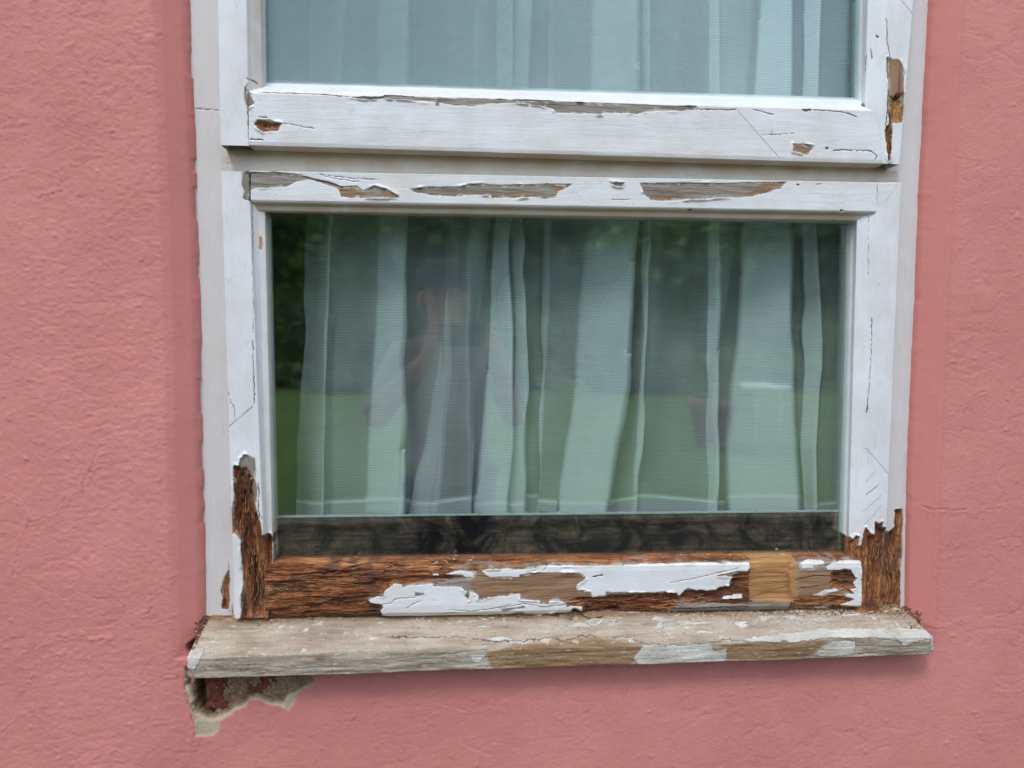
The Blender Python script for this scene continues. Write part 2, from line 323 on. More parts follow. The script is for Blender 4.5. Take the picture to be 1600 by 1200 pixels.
# upper sash -----------------------------------------------------
Zb = 6
member('sash_stile', [vst(Lu,YU,.0,.3,TOP,227), vst(Lu,YU,YU,.05,TOP,227), vst(((385,0),(389,222)),YU,YU,.1,TOP,228), vst(((389,0),(393,222)),YU,YU+.006,.45,TOP,228), vst(((403,0),(406,222)),YU,YU+.018,.7,TOP,228), vst(((411,0),(413,222)),.0,.006,.3,TOP,228), vst(((416,0),(418,222)),YG,YG+.01,.3,TOP,228)], None, YU, MV, False,
       bare=[joint1], cracks=[(c1((480,470),(466,510),(482,560),(487,650),(492,800)),1.0), (c1((475,433),(500,432),(525,445)),1.2)], seed=5)
member('sash_stile', [vst(((1342,0),(1338,222)),YG,YG+.01,.2,TOP,254), vst(((1350,0),(1347,222)),0,.004,.05,TOP,254), vst(((1362,0),(1356,222)),YU,YU+.012,.0,TOP,254), vst(((1388,0),(1376,250)),YU,YU+.0015,.0,TOP,255), vst(Ru,YU,YU,.02,TOP,257), vst(Ru,YU,0,.2,TOP,257)], None, YU, MV, False,
       bare=[rstile_rot], rotp=[c2((1200,530),(1275,520),(1270,680),(1215,682),(1212,800),(1200,890),(1188,880),(1178,715),(1198,680))], warmp=[rstile_rot], freshp=[c2((1200,540),(1272,540),(1270,672),(1214,670))],
       cracks=[(c2((1185,100),(1190,230),(1205,315)),.8), (c2((1112,262),(1122,305),(1118,310)),1.0), (c2((1095,290),(1092,380)),.5), (c2((1140,190),(1146,198)),2.4), (c2((1190,320),(1193,560),(1180,720),(1195,890)),1.4), (c2((1068,60),(1060,330),(1050,540)),.6)], pencils=[c2((1265,0),(1325,75))], seed=6, rotdepth=.005)
member('sash_rail', [((400,122),(1352,150),YG,YG+.01,.1), ((398,130),(1350,157),0,.006,.0), ((389,137),(1350,163),YU,YU+.009,.0), ((389,146),(1364,173),YU,YU,.1), ((389,160),(1372,190),YU,YU,.0), ((389,221),(1378,250),YU,YU,.08), ((389,227),(1381,256),YU,YU+.001,.4), ((389,228),(1381,257),YU,YU+.004,.85), ((389,228),(1381,257),YU,.0,1.0)], None, YU, MH, True,
       bare=[knot1, strip_top, knot2, c1((478,470),(490,505),(522,572),(497,590),(480,600))], rotp=[knot1], warmp=[knot2],
       cracks=[(c1((560,508),(700,512),(850,515),(1000,530)),.6), (c2((450,605),(530,625),(560,632)),.6), (c2((722,608),(766,609)),3.0), (c2((780,605),(880,612),(960,622),(1020,645)),.7), (c2((850,818),(860,820)),2.2), (c2((890,830),(930,826),(1100,832),(1128,860),(1120,880)),.9), (c1((545,645),(590,650)),.6), (c1((500,770),(570,770)),1.2), (c1((680,680),(760,695),(850,710)),.4), (c2((130,603),(350,606)),.8), (c3((1150,470),(1580,490)),.5), (c2((500,745),(670,738)),.3), (c2((550,690),(550,750)),.3), (c1((490,800),(500,830)),1.2)],
       pencils=[c2((360,610),(590,868))], seed=7)
member('sash_rail', [((320,TOP-60),(1450,TOP-60),YU,0,.3), ((320,TOP-60),(1450,TOP-60),YU,YU,.05), ((389,TOP),(1380,TOP),YU,YU,.1), ((400,TOP+14),(1370,TOP+14),YG,YG+.01,.3)], None, YU, MH, True, seed=17, step=.004)
# lower sash -----------------------------------------------------
GB = 884
member('sash_stile', [vst(Ll,YL,.0,.3,268,966), vst(Ll,YL,YL,.05,268,966), vst(((390,300),(406,700)),YL,YL,.06,268,966), vst(((392,300),(408,700)),YL,YL+.005,.3,268,966), vst(((402,340),(415,870)),YL,YL+.011,.12,268,966), vst(((411,340),(423,870)),YL,YL+.014,.2,268,966), vst(((415,340),(427,870)),0,.008,.6,268,966), vst(((419,340),(430,870)),YG,YG+.01,.6,268,966)], None, YL, MV, False,
       bare=[lst_bare, c1((455,950),(495,950),(492,1110),(455,1095),(465,1050),(450,1020))], rotp=[lst_rot], warmp=[],
       cracks=[(c6((190,465),(193,560),(195,660)),.9), (c6((187,20),(190,300),(192,440)),.25), (c6((112,620),(120,660),(132,668),(135,712)),.4), (c1((497,955),(495,1110)),1.0), (c6((232,190),(234,240)),1.2), (c6((236,380),(240,560),(244,700)),.7), (r1((262,270),(268,330),(262,440),(285,500)),1.0), (c6((97,450),(101,560),(108,720)),.35)],
       pencils=[c6((108,742),(197,660)), c6((110,735),(190,672))], rust=[c6((209,140),(209,172))], seed=8, rotdepth=.009)
member('sash_stile', [vst(((1328,350),(1316,820)),YG,YG+.01,.2,285,958), vst(((1337,350),(1325,820)),0,.006,.05,285,958), vst(((1344,350),(1331,820)),YL,YL+.010,.0,285,958), vst(((1366,335),(1346,820)),YL,YL+.004,.0,285,958), vst(((1370,335),(1349,820)),YL,YL,.0,285,958), vst(Rl,YL,YL,.03,285,958), vst(Rl,YL,.0,.3,285,958)], None, YL, MV, False,
       bare=[rst_bare], rotp=[rst_bare], cracks=[(c5((25,395),(23,500),(17,600),(10,690)),.6), (c5((20,60),(18,260)),.25), (r5((682,640),(680,1030)),1.4)],
       pencils=[c5((5,800),(76,880)), c5((5,905),(35,872)), c5((5,945),(45,912)), r5((720,75),(820,0)), r5((705,210),(780,140),(855,75)), r5((705,330),(780,250),(855,160))], seed=9, rotdepth=.007)
member('sash_rail', [((392,266),(1402,285),YL,.0,.5), ((392,267),(1402,286),YL,YL,.15), ((392,280),(1395,298),YL,YL,.0), ((392,312),(1368,330),YL,YL,.05), ((394,316),(1368,333),YL,YL+.002,.9), ((398,320),(1362,337),YL,YL+.008,1.0), ((400,327),(1358,343),YL,YL+.010,.85), ((402,329),(1352,345),YL,YL+.014,.95), ((404,331),(1342,349),YG,YG+.004,.9), ((404,331),(1342,349),YG,YG+.012,.9)], None, YL, MH, True,
       bare=[top_grey, bareF, bareG, bareH], warmp=warm1,
       cracks=[(c1((790,975),(900,1000),(1010,1035)),.5), (c1((930,968),(1060,985),(1200,990)),.4), (c1((880,962),(960,985),(1100,1003)),.4), (c2((1135,1000),(1178,1002)),2.6), (c2((1133,1015),(1130,1150)),.6), (c3((1140,680),(1230,678)),.4), (c2((95,1157),(105,1157)),2.0), (c2((930,1164),(942,1164)),2.2), (c2((690,1018),(700,1022)),1.4), (c2((800,1016),(820,1016)),1.0)], seed=10)
rail_rot = [[(400,864),(1346,855),(1346,876),(1250,879),(1100,881),(900,884),(700,886),(412,890)], r2((-900,100),(500,110),(1000,150),(1250,190),(1000,230),(1150,260),(900,300),(600,340),(420,400),(250,480),(360,540),(380,700),(-900,760)), r3((640,500),(900,450),(1200,430),(1700,400),(1700,640),(700,640)), r4((-20,620),(300,600),(600,570),(760,440),(900,350),(985,300),(985,740),(-20,740)), r5((120,960),(420,940),(600,960),(640,1040),(100,1040)), r5((440,700),(640,720),(640,900),(440,880))]
rail_paint = [islA, islB, islC, islc, islD, islE1, islE2, islE3]
member('sash_rail', [((412,872),(1346,862),YG,YG+.004,.3), ((412,884),(1346,872),YL,YL+.012,.3), ((412,892),(1346,880),YL,YL+.001,.2), ((412,900),(1346,886),YL,YL,.0), ((412,950),(1346,938),YL,YL,.0), ((412,961),(1346,946),YL,YL+.001,.1), ((412,968),(1346,952),YL,YL+.006,.5), ((412,974),(1346,958),YL,.004,.8)], None, YL, MH, True,
       paint=rail_paint, bare=[hol1, hol2], rotp=rail_rot, warmp=[r2((1200,150),(1800,150),(1800,500),(1200,500)), r3((-50,200),(900,200),(900,560),(200,480),(-50,450)), r5((150,700),(640,700),(640,1020),(150,1020))], freshp=[r4((968,235),(1500,235),(1508,740),(968,720))], notch=[r4((968,215),(1435,215),(1400,400),(1440,722),(968,722))],
       cracks=[(r4((60,515),(300,470),(480,430),(600,400),(830,350)),.5), (r2((360,515),(440,510),(480,470),(570,455),(680,455)),.5), (r2((590,560),(650,515),(720,490)),.5), (r2((1000,570),(1200,590),(1480,550),(1600,520)),.6), (r2((920,625),(1000,600),(1060,610)),.6), (r3((900,255),(990,240)),1.8), (r3((0,560),(240,515),(400,540),(640,530)),.5), (r3((430,190),(450,170)),1.0), (r5((130,800),(300,760),(440,770)),.9), (r5((140,880),(330,850)),.6), (r4((1440,730),(1430,840)),1.2), (r4((990,695),(1420,560)),.5), (r4((980,525),(1430,515)),.4), (r3((650,545),(900,460),(1200,450),(1600,400)),1.1), (r3((820,600),(1300,580),(1600,580)),1.0), (r4((0,800),(300,820),(600,800),(940,790)),1.2), (r4((0,750),(500,740),(900,760)),.6)], seed=11, rotdepth=.007, step=.0010)

# sill (window board outside) -----------------------------------------
def sill():
    n = NT('weathered_sill_wood'); vg = n.coord((12,130,130)); vo = n.coord()
    g = n.noise(vg, 1.0, 7, .65, .3); b = n.noise(vo, 16, 6); f = n.noise(vo, 300, 4); wv = n.noise(n.coord((5,30,30)), 1.0, 5)
    grey = n.ramp(g, [(.30, (.10,.08,.06)), (.42, (.25,.21,.165)), (.52, (.38,.335,.275)), (.60, (.44,.395,.33)), (.72, (.56,.51,.44))])
    pinkish = n.ramp(b, [(.3, (.30,.20,.14)), (.5, (.46,.36,.28)), (.7, (.56,.48,.40))])
    brown = n.ramp(g, [(.25, (.13,.075,.035)), (.5, (.27,.17,.09)), (.75, (.38,.27,.17))])
    col = n.mix(n.attr('topf'), grey, n.mix(.45, pinkish, grey))
    br = n.math('ADD', n.attr('brown'), n.mr(wv, .55, .72, 0, .55), True)
    col = n.mix(br, col, brown)
    col = n.mix(n.math('MULTIPLY', n.mr(n.noise(vo, 55, 5), .62, .70), n.attr('topf')), col, (.60,.56,.50))
    pf = n.mr(n.math('ADD', n.attr('paint'), n.mr(f, 0, 1, -1.2, 1.2)), -.3, .3)
    pn = n.mix(n.mr(b, .35, .65), (.66,.66,.64), (.44,.42,.38)); col = n.mix(pf, col, pn)
    col = n.mix(n.math('MULTIPLY', n.mr(n.attr('crack'), -.1, .4, 1, 0), .85), col, (.06,.04,.03))
    col = n.mix(n.mr(n.noise(vo, 240, 3), .62, .72, 0, .7), col, (.15,.085,.05)); col = n.mix(n.mr(n.noise(n.coord((60,240,240)), 1.0, 4), .62, .7, 0, .6), col, (.62,.57,.50))
    h = n.math('ADD', n.math('MULTIPLY', g, 1.2), n.math('ADD', n.math('MULTIPLY', f, .7), n.math('ADD', n.math('MULTIPLY', b, 1.4), pf)))
    n.bsdf(col, .85, n.bump(h, .0013)); m = n.m
    YS = -.070
    A = [P(300,950,0), P(318,966,0), P(291,1024,YS), P(286,1052,YS)]; B = [P(1440,938,0), P(1416,950,0), P(1462,991,YS), P(1463,1023,YS)]
    prof = []      # (A point, B point, topf)
    def pt(a, b, y, tf): a = a.copy(); b = b.copy(); a[1] = y; b[1] = y; prof.append((a, b, tf))
    a0, b0 = P(296,962,0), P(1432,946,0)
    al, bl_ = P(290,1026,YS), P(1462,993,YS); ab, bb = P(290,1062,YS), P(1463,1023,YS)
    # widen back so it tucks under the frame
    a0[0] = al[0]+.010; b0[0] = bl_[0]-.012
    pt(a0+[0,0,.004], b0+[0,0,.004], .03, 1); pt(a0+[0,0,0], b0, -.004, 1)
    pt(al*.35+a0*.65+[0,0,.001], bl_*.35+b0*.65+[0,0,.001], -.030, 1)
    pt(al+[0,0,.0025], bl_+[0,0,.0025], YS+.008, 1); pt(al, bl_, YS+.002, .8); pt(al-[0,0,.004], bl_-[0,0,.004], YS, .2)
    pt(ab+[0,0,.001], bb+[0,0,.001], YS, 0); pt(ab, bb, YS+.002, 0); pt(ab, bb, -.02, 0)
    rows = []
    for i in range(len(prof)-1):
        a, b, t = prof[i]; a2, b2, t2 = prof[i+1]; wd = np.linalg.norm(a-a2); k = max(2, int(wd/.0013)+1)
        for v in np.linspace(0, 1, k, endpoint=(i == len(prof)-2)): rows.append((a*(1-v)+a2*v, b*(1-v)+b2*v, t*(1-v)+t2*v))
    A = np.array([r[0] for r in rows]); B = np.array([r[1] for r in rows]); T = np.array([r[2] for r in rows])
    nu = 900; u = np.linspace(0, 1, nu)[:, None, None]; V = A[None]*(1-u)+B[None]*u; X, Y, Z = V[...,0].copy(), V[...,1].copy(), V[...,2].copy()
    tf = np.repeat(T[None], nu, 0)
    arc = np.concatenate([[0], np.cumsum(np.linalg.norm(np.diff(A, axis=0), axis=1))])[None]*np.ones((nu,1))
    jag = fbm(X*90, Z*300, 4, 3)*5
    pol = [r8((-35,330),(20,262),(150,262),(280,258),(370,258),(385,295),(450,275),(450,310),(440,345),(0,365)), r7((600,260),(690,255),(660,295),(620,295)), r6((60,425),(170,425),(200,450),(150,560),(110,590),(20,585),(20,480)),
           r8((450,240),(700,225),(800,212),(1000,202),(1560,190),(1560,240),(1500,230),(1430,245),(1375,268),(1330,232),(1200,225),(1100,225),(960,230),(860,240),(600,245)), r8((1520,230),(1560,230),(1550,305),(1528,300)),r8((900,318),(940,270),(1010,240),(1120,240),(1110,315))]
    sd = np.full(X.shape, -40.)
    for p in pol: sd = np.maximum(sd, sdpoly(X, Z, XZ(p, YS))+jag)
    # remains of paint and filler on the top face, drawn in plan
    sd = np.where(tf > .6, np.maximum(sd, (fbm(X*22, Y*110, 5, 31)-.17)*90*sst(.45,.8,vn(X*3,Y*0,5))-1.5), sd)
    bp_ = [r7((690,235),(900,205),(1300,180),(1555,205),(1480,305),(730,335)), r8((385,262),(700,245),(985,235),(900,300),(860,325),(450,340),(450,280)), r6((1140,470),(1240,460),(1230,500),(1170,510))]
    bd = np.full(X.shape, -40.)
    for p in bp_: bd = np.maximum(bd, sdpoly(X, Z, XZ(p, YS))+jag)
    brown = sst(-3, 3, bd); brown = np.maximum(brown, .9*sst(0.030, .008, -Y+fbm(X*30, Y*80, 4, 8)*.022)*(tf > .6))
    ck = np.full(X.shape, 30.)
    for l in [r7((150,190),(580,185),(700,195),(860,198),(1040,185),(1130,192),(1200,178),(1440,178),(1530,185)), r7((430,260),(600,235),(700,228)), r8((0,250),(150,262),(230,262),(370,250),(480,235)), r8((1120,225),(1330,228),(1372,268),(1440,240)), r6((200,560),(600,540),(900,560))]:
        ck = np.minimum(ck, segdist(X+fbm(X*160,Z*160,3,4)*.004, Z+fbm(X*160,Z*160,3,6)*.004, XZ(l, YS), False)*1000-.35)
    pm = sst(-.6, .6, sd)
    rough = fbm(X*25, arc*330, 5, 12)*.0034+fbm(X*60, arc*60, 4, 14)*.0035+fbm(X*6, arc*12, 3, 15)*.003+fbm(X*300, arc*300, 2, 18)*.0012
    d = -rough*1.0+pm*.0008-sst(.6,-.2,ck)*.0015
    V[..., 2] += d*tf; V[..., 1] -= d*(1-tf)*.7
    V[..., 2] += fbm(X*10, X*0, 3, 16)*.0025*(1-tf)*sst(0,.5,(arc/arc.max()))
    # worn, rounded ends
    e = np.minimum(X-X.min(axis=0), X.max(axis=0)-X); V[..., 2] -= sst(.010, 0, e)*.006*tf; V[..., 1] += sst(.012, 0, e)*.008*(Y < -.05)
    nv = len(rows); F = gridF(nu, nv); VV = V.reshape(-1, 3)
    # close both ends
    L0 = list(range(nv)); L1 = [(nu-1)*nv+i for i in range(nv)]
    o = mesh('sill', VV, F, m, win, dict(paint=sd, brown=brown, topf=tf, crack=ck), label='weathered grey and brown outer wooden sill with white paint left on its ends')
    import bmesh
    bm = bmesh.new(); bm.from_mesh(o.data); bm.verts.ensure_lookup_table()
    for L in (L0, L1[::-1]):
        try: bm.faces.new([bm.verts[i] for i in L])
        except Exception: pass
    bm.to_mesh(o.data); bm.free()
    return m
MSILL = sill()

# glass ----------------------------------------------------------
def glass(name, base, rough, dust, tint, sky_haze=None):
    n = NT(name); tr = n.n('ShaderNodeBsdfTransparent'); tr.inputs[0].default_value = (.93,.985,.975,1)
    v = n.coord(); wav = n.noise(v, 5, 2)
    gl = n.n('ShaderNodeBsdfGlossy'); gl.inputs['Roughness'].default_value = rough; gl.inputs['Color'].default_value = tint
    n.set(gl.inputs['Normal'], n.bump(wav, .0006, .35))
    lw = n.n('ShaderNodeLayerWeight'); lw.inputs[0].default_value = .5
    f = n.math('ADD', n.math('MULTIPLY', n.math('POWER', lw.outputs['Facing'], 5.0), .9), base+.04, True)
    ms = n.n('ShaderNodeMixShader'); n.set(ms.inputs[0], f); n.set(ms.inputs[1], tr.outputs[0]); n.set(ms.inputs[2], gl.outputs[0])
    df = n.n('ShaderNodeBsdfDiffuse'); df.inputs[0].default_value = (.27,.38,.39,1) if sky_haze else (.6,.62,.6,1)
    spk = n.math('MAXIMUM', n.mr(n.noise(v, 260, 2), .77, .82, 0, .35), n.mr(n.noise(v, 9, 5), .4, .75, dust*.3, dust))
    if sky_haze:        # sky and tree reflection painted on as diffuse haze, thinning to one side
        sx = n.n('ShaderNodeSeparateXYZ'); n.set(sx.inputs[0], v)
        mm = n.math('MULTIPLY', n.mr(n.math('ADD', sx.outputs[0], n.mr(n.noise(v, 5, 4), .3, .7, -.12, .12)), sky_haze[0], sky_haze[1], .52, 0), n.mr(n.noise(v, 14, 5, .6), .35, .65, .45, 1.0))
        spk = n.math('MAXIMUM', spk, mm); 
    m2 = n.n('ShaderNodeMixShader'); n.set(m2.inputs[0], spk); n.set(m2.inputs[1], ms.outputs[0]); n.set(m2.inputs[2], df.outputs[0])
    n.t.links.new(m2.outputs[0], n.out.inputs[0]); return n.m
G1 = glass('glass_upper', .058, .07, .04, (.80,.96,1,1), (P(560,60)[0]-WBASE[0], P(1230,60)[0]-WBASE[0])); G2 = glass('glass_lower', .098, .036, .005, (.97,1,.93,1))
def slab(name, quad, Y, th, mat, parent, **k):
    q = [P(a, b, Y) for a, b in quad]; V = q+[p+np.array([0, th, 0]) for p in q]
    F = [(0,1,2,3),(7,6,5,4),(0,4,5,1),(1,5,6,2),(2,6,7,3),(3,7,4,0)]
    return mesh(name, V, F, mat, parent, smooth=False, **k)
gu = slab('glass_pane', [(405,140),(1356,168),(1356,TOP),(395,TOP)], YG, .004, G1, win, label='upper glass pane reflecting pale sky')
gl_ = slab('glass_pane', [(420,890),(1332,876),(1345,340),(405,322)], YG, .004, G2, win, label='lower glass pane reflecting the green garden')
MAL = simple('spacer_aluminium', (.42,.50,.48), .35, 80, .12, .0003, .6)
MRB = simple('sealant_dark', (.03,.035,.033), .6, 60)
sp = slab('spacer_bar', [(1309,860),(1319,860),(1333,342),(1325,342)], YG+.008, .008, MAL, gl_)
V, F = [], []
for k in range(70):          # row of perforations on the spacer
    t = k/69; c = P(1328*(1-t)+1313*t, 350*(1-t)+850*t, YG+.0075)
    b = len(V); r = .0011
    V += [c+np.array([-r,0,-r]), c+np.array([r,0,-r]), c+np.array([r,0,r]), c+np.array([-r,0,r]), c+np.array([-r,.003,-r]), c+np.array([r,.003,-r]), c+np.array([r,.003,r]), c+np.array([-r,.003,r])]
    F += [(b,b+1,b+2,b+3),(b,b+4,b+5,b+1),(b+1,b+5,b+6,b+2),(b+2,b+6,b+7,b+3),(b+3,b+7,b+4,b)]
mesh('perforation', V, F, MRB, gl_, smooth=False)
slab('spacer_bar', [(428,868),(434,868),(422,342),(416,342)], YG+.008, .008, MAL, gl_)
slab('spacer_bar', [(1336,0),(1343,0),(1341,160),(1334,160)], YG+.008, .008, MAL, gu)

# black board low behind the glass ----------------------------------
def board_mat():
    n = NT('dusty_black_board'); v = n.coord(); vh = n.coord((9,120,120)); vt = n.coord((420,420,420))
    a = n.noise(vh, 1.0, 7, .7, .5); b = n.noise(v, 17, 6, .6, 1.5); cN = n.noise(v, 700, 3)
    wv = n.n('ShaderNodeTexWave', wave_type='BANDS', bands_direction='X'); n.set(wv.inputs['Vector'], v); wv.inputs['Scale'].default_value = 70; wv.inputs['Distortion'].default_value = 1.5
    wz = n.n('ShaderNodeTexWave', wave_type='BANDS', bands_direction='Z'); n.set(wz.inputs['Vector'], v); wz.inputs['Scale'].default_value = 90; wz.inputs['Distortion'].default_value = 3
    dust = n.math('MULTIPLY', n.mr(b, .40, .62), n.mr(a, .34, .58)); tex = n.math('MULTIPLY', n.mr(wv.outputs[0], 0, 1, .72, 1), n.mr(wz.outputs[0], 0, 1, .85, 1))
    dust = n.math('MULTIPLY', dust, tex); dust = n.math('MULTIPLY', dust, n.mr(cN, .35, .6, .35, 1.0))
    hl = n.noise(n.coord((9,9,22)), 1.0, 2, .5, 1.2); dust = n.math('MAXIMUM', dust, n.math('MULTIPLY', n.mr(n.math('ABSOLUTE', n.math('SUBTRACT', hl, .56)), 0, .004, .45, 0), n.mr(b, .45, .6))); dust = n.math('MAXIMUM', dust, n.attr('low'))
    col = n.mix(dust, (.007,.005,.004), (.36,.225,.155)); n.bsdf(col, .9, n.bump(a, .0006), **{'Specular IOR Level': .08}); return n.m
qa, qb, qc, qd = P(425,882,YG+.009), P(1330,868,YG+.009), P(1323,799,YG+.009), P(424,808,YG+.009)
nu, nv = 400, 34; uu, vv = np.meshgrid(np.linspace(0,1,nu), np.linspace(0,1,nv), indexing='ij'); uu = uu[...,None]; vv = vv[...,None]
V = (qa*(1-uu)+qb*uu)*(1-vv)+(qd*(1-uu)+qc*uu)*vv; V[...,1] += fbm(V[...,0]*20, V[...,2]*90, 3, 5)*.0012
low = sst(.010, .0, (V[...,2]-(qa[2]+(qb[2]-qa[2])*uu[...,0]))+fbm(V[...,0]*30, V[...,2]*60, 4, 3)*.022)*.6
bo = mesh('glazing_board', V.reshape(-1,3), gridF(nu, nv), board_mat(), win, dict(low=low), label='black dusty board behind the foot of the lower pane')
MPALE = simple('pale_edge', (.50,.54,.52), .5, 90)
slab('board_edge', [(426,808.9),(1323,799.7),(1323,798.7),(426,807.8)], YG+.006, .012, MPALE, bo)
# crumbs of dust and filler along the glass foot
MDUST = simple('wood_dust', (.40,.30,.21), .95, 300, .5)
def crumbs(name, pts, rr, mat, seed, flat=.6):
    rg = np.random.default_rng(seed); V = []; F = []
    for c, s in pts:
        b = len(V); k = 5
        R = Matrix.Rotation(rg.random()*6.3, 3, 'Z') @ Matrix.Rotation(rg.normal()*.5, 3, 'X')
        for zz in (-1, 1):
            for j in range(k):
                a = j*2*math.pi/k; r = s*(.6+.8*rg.random()); q = R @ Vector((math.cos(a)*r*rr, math.sin(a)*r, zz*s*flat*.3)); V.append(np.array(c)+np.array(q))
        F += [tuple(range(b, b+k))[::-1], tuple(range(b+k, b+2*k))]+[(b+j, b+(j+1)%k, b+k+(j+1)%k, b+k+j) for j in range(k)]
    return V, F
pts = []
for k in range(900):
    px = RNG.choice([RNG.uniform(430,1330), RNG.normal(720,25), RNG.normal(1130,35), RNG.normal(1290,25), RNG.normal(1230,20)]); px = min(max(px, 430), 1328)
    t = (px-412)/934; p = P(px, 886*(1-t)+873*t, -.002); p[1] = RNG.uniform(-.007, .006); p[2] += RNG.exponential(.0022)+(-p[1])*-.1; pts.append((p, RNG.uniform(.0008, .0028)))
V, F = crumbs('x', pts, 1.5, MDUST, 3)
mesh('dust_heap', V, F, MDUST, win, smooth=False, label='crumbs of rotten wood lying along the foot of the glass')

# loose fibres standing off the rotten wood
MFIB = simple('loose_fibre_pale', (.42,.25,.13), .9, 200, .5); MFIBD = simple('loose_fibre_dark', (.10,.035,.018), .9, 200, .5)
def fibres(mat, n, seed, zones):
    rg = np.random.default_rng(seed); V = []; F = []
    for i in range(n):
        (x0, x1, y0, y1, Y, vert) = zones[rg.integers(len(zones))]
        c = P(rg.uniform(x0, x1), rg.uniform(y0, y1), Y); c[1] += rg.uniform(.000, .007)
        L = rg.uniform(.005, .022); a = rg.normal(0, .22)+(math.pi/2 if vert else 0); d = np.array([math.cos(a), rg.normal(0, .12), math.sin(a)]); q = np.array([-math.sin(a), 0, math.cos(a)]); w_ = rg.uniform(.0002, .0007); cu = rg.uniform(-.3, .5)
        b = len(V)
        for k in range(4):
            t = k/3-.5; p = c+d*L*t+np.array([0, -cu*L*(2*t)**2*.5, 0]); ww = w_*(1.1-abs(2*t))
            V += [p-q*ww, p+q*ww, p+np.array([0, .0006, 0])]
        for k in range(3):
            j = b+3*k; F += [(j,j+1,j+4,j+3),(j+1,j+2,j+5,j+4),(j+2,j,j+3,j+5)]
    mesh('loose_fibres', V, F, mat, win, smooth=False)
ZF = [(368,405,745,960,YL+.004,1),(385,415,830,955,YL+.004,1),(418,600,890,950,YL+.003,0),(418,560,900,955,YL+.003,0),(560,720,882,905,YL+.004,0),(1352,1405,860,945,YL+.006,1),(1345,1400,850,900,YL+.006,1),(910,1170,930,948,YL+.003,0)]
fibres(MFIB, 330, 61, ZF); fibres(MFIBD, 300, 62, ZF)

# ---------------------------------------------------------------- debris on the sill
MCHIP = simple('pale_shaving', (.58,.47,.38), .85, 200, .35); MCHIPD = simple('dark_rot_chip', (.16,.065,.03), .9, 200, .5); MFLK = simple('paint_flake', (.75,.75,.73), .6, 150, .1)
def sillpt(px, f):
    """point on the sill top: f=0 at the frame, 1 at the front edge"""
    t = (px-290)/1172; a = P(296,962,0)*(1-t)+P(1432,946,0)*t; b = P(290,1026,-.07)*(1-t)+P(1462,993,-.07)*t
    y = -.004*(1-f)-.064*f; x = P(px, 980, y)[0]; return np.array([x, y, a[2]*(1-f)+b[2]*f+.0012])
def shaving(c, L, wd, ang, curl, V, F):
    b = len(V); n = 6
    for i in range(n):
        s = (i/(n-1)-.5)*L; h = curl*(abs(2*i/(n-1)-1)**2)*L; ca, sa = math.cos(ang), math.sin(ang)
        ww = wd*(1-.6*abs(2*i/(n-1)-1))
        for q in (-ww, ww): V.append(np.array([c[0]+s*ca-q*sa, c[1]+s*sa+q*ca, c[2]+h+.0006*q/wd]))
        for q in (-ww, ww): V.append(np.array([c[0]+s*ca-q*sa, c[1]+s*sa+q*ca, c[2]+h-.0006]))
    for i in range(n-1):
        j = b+i*4; F += [(j,j+4,j+5,j+1),(j+2,j+3,j+7,j+6),(j,j+2,j+6,j+4),(j+1,j+5,j+7,j+3)]
    F += [(b,b+1,b+3,b+2),(b+4*n-4,b+4*n-2,b+4*n-1,b+4*n-3)]
def debris(name, mat, n, zones, lr, seed, **k):
    rg = np.random.default_rng(seed); V = []; F = []
    for i in range(n):
        z = zones[rg.integers(len(zones))]; px = rg.normal(z[0], z[1]) if z[1] > 0 else rg.uniform(330, 1430); px = min(max(px, 306), 1436); f = min(max(rg.normal(z[2], .16), .03), .9)
        shaving(sillpt(px, f), rg.uniform(*lr), rg.uniform(.0005, .0016), rg.normal(0, .8), rg.uniform(0, .5), V, F)
    return mesh(name, V, F, mat, None, smooth=False, kind='stuff', **k)
Z_ = [(0,-1,.35),(1130,60,.3),(1230,60,.35),(1310,40,.3),(1290,40,.5),(900,40,.35),(400,40,.35),(1200,90,.4)]
debris('wood_shavings', MCHIP, 700, Z_, (.003,.011), 1, label='pale wood shavings and crumbs scattered over the weathered sill', cat='debris')
debris('rot_crumbs', MCHIPD, 650, [(0,-1,.1),(1230,15,.35),(1310,22,.25),(318,7,.3),(310,7,.5),(322,6,.15),(880,20,.2),(1415,8,.3),(1432,8,.6),(420,60,.2),(1380,30,.15)], (.002,.007), 2, label='dark brown rotten wood crumbs scattered over the sill', cat='debris')
debris('paint_crumbs', MFLK, 160, Z_, (.001,.0045), 3, label='tiny white paint crumbs scattered over the sill', cat='debris')
def chip(name, px, f, L, wd, ang, curl, mat, label):
    V, F = [], []; shaving(sillpt(px, f)+np.array([0,0,.0015]), L, wd, ang, curl, V, F); c = np.mean(V, axis=0)
    o = mesh(name, np.array(V)-c, F, mat, None, smooth=False, label=label, cat='wood chip' if 'wood' in name else 'paint flake', group='larger chips lying on the sill'); o.location = c
chip('wood_chip', 925, .28, .034, .0035, -.22, .16, MCHIPD, 'long dark wood splinter lying mid-sill just below the flaking white paint')
chip('paint_flake', 928, .48, .026, .0036, .12, .22, MFLK, 'largest curled white paint flake on the middle of the sill')
chip('wood_chip', 955, .40, .018, .0022, -.5, .25, MCHIP, 'pale curled wood chip just right of the largest paint flake')
chip('wood_chip', 403, .30, .012, .0014, -.9, .15, MCHIPD, 'small reddish brown splinter near the left end of the sill')
chip('wood_chip', 1358, .30, .011, .0013, .5, .15, MCHIPD, 'small dark splinter near the right end of the sill')

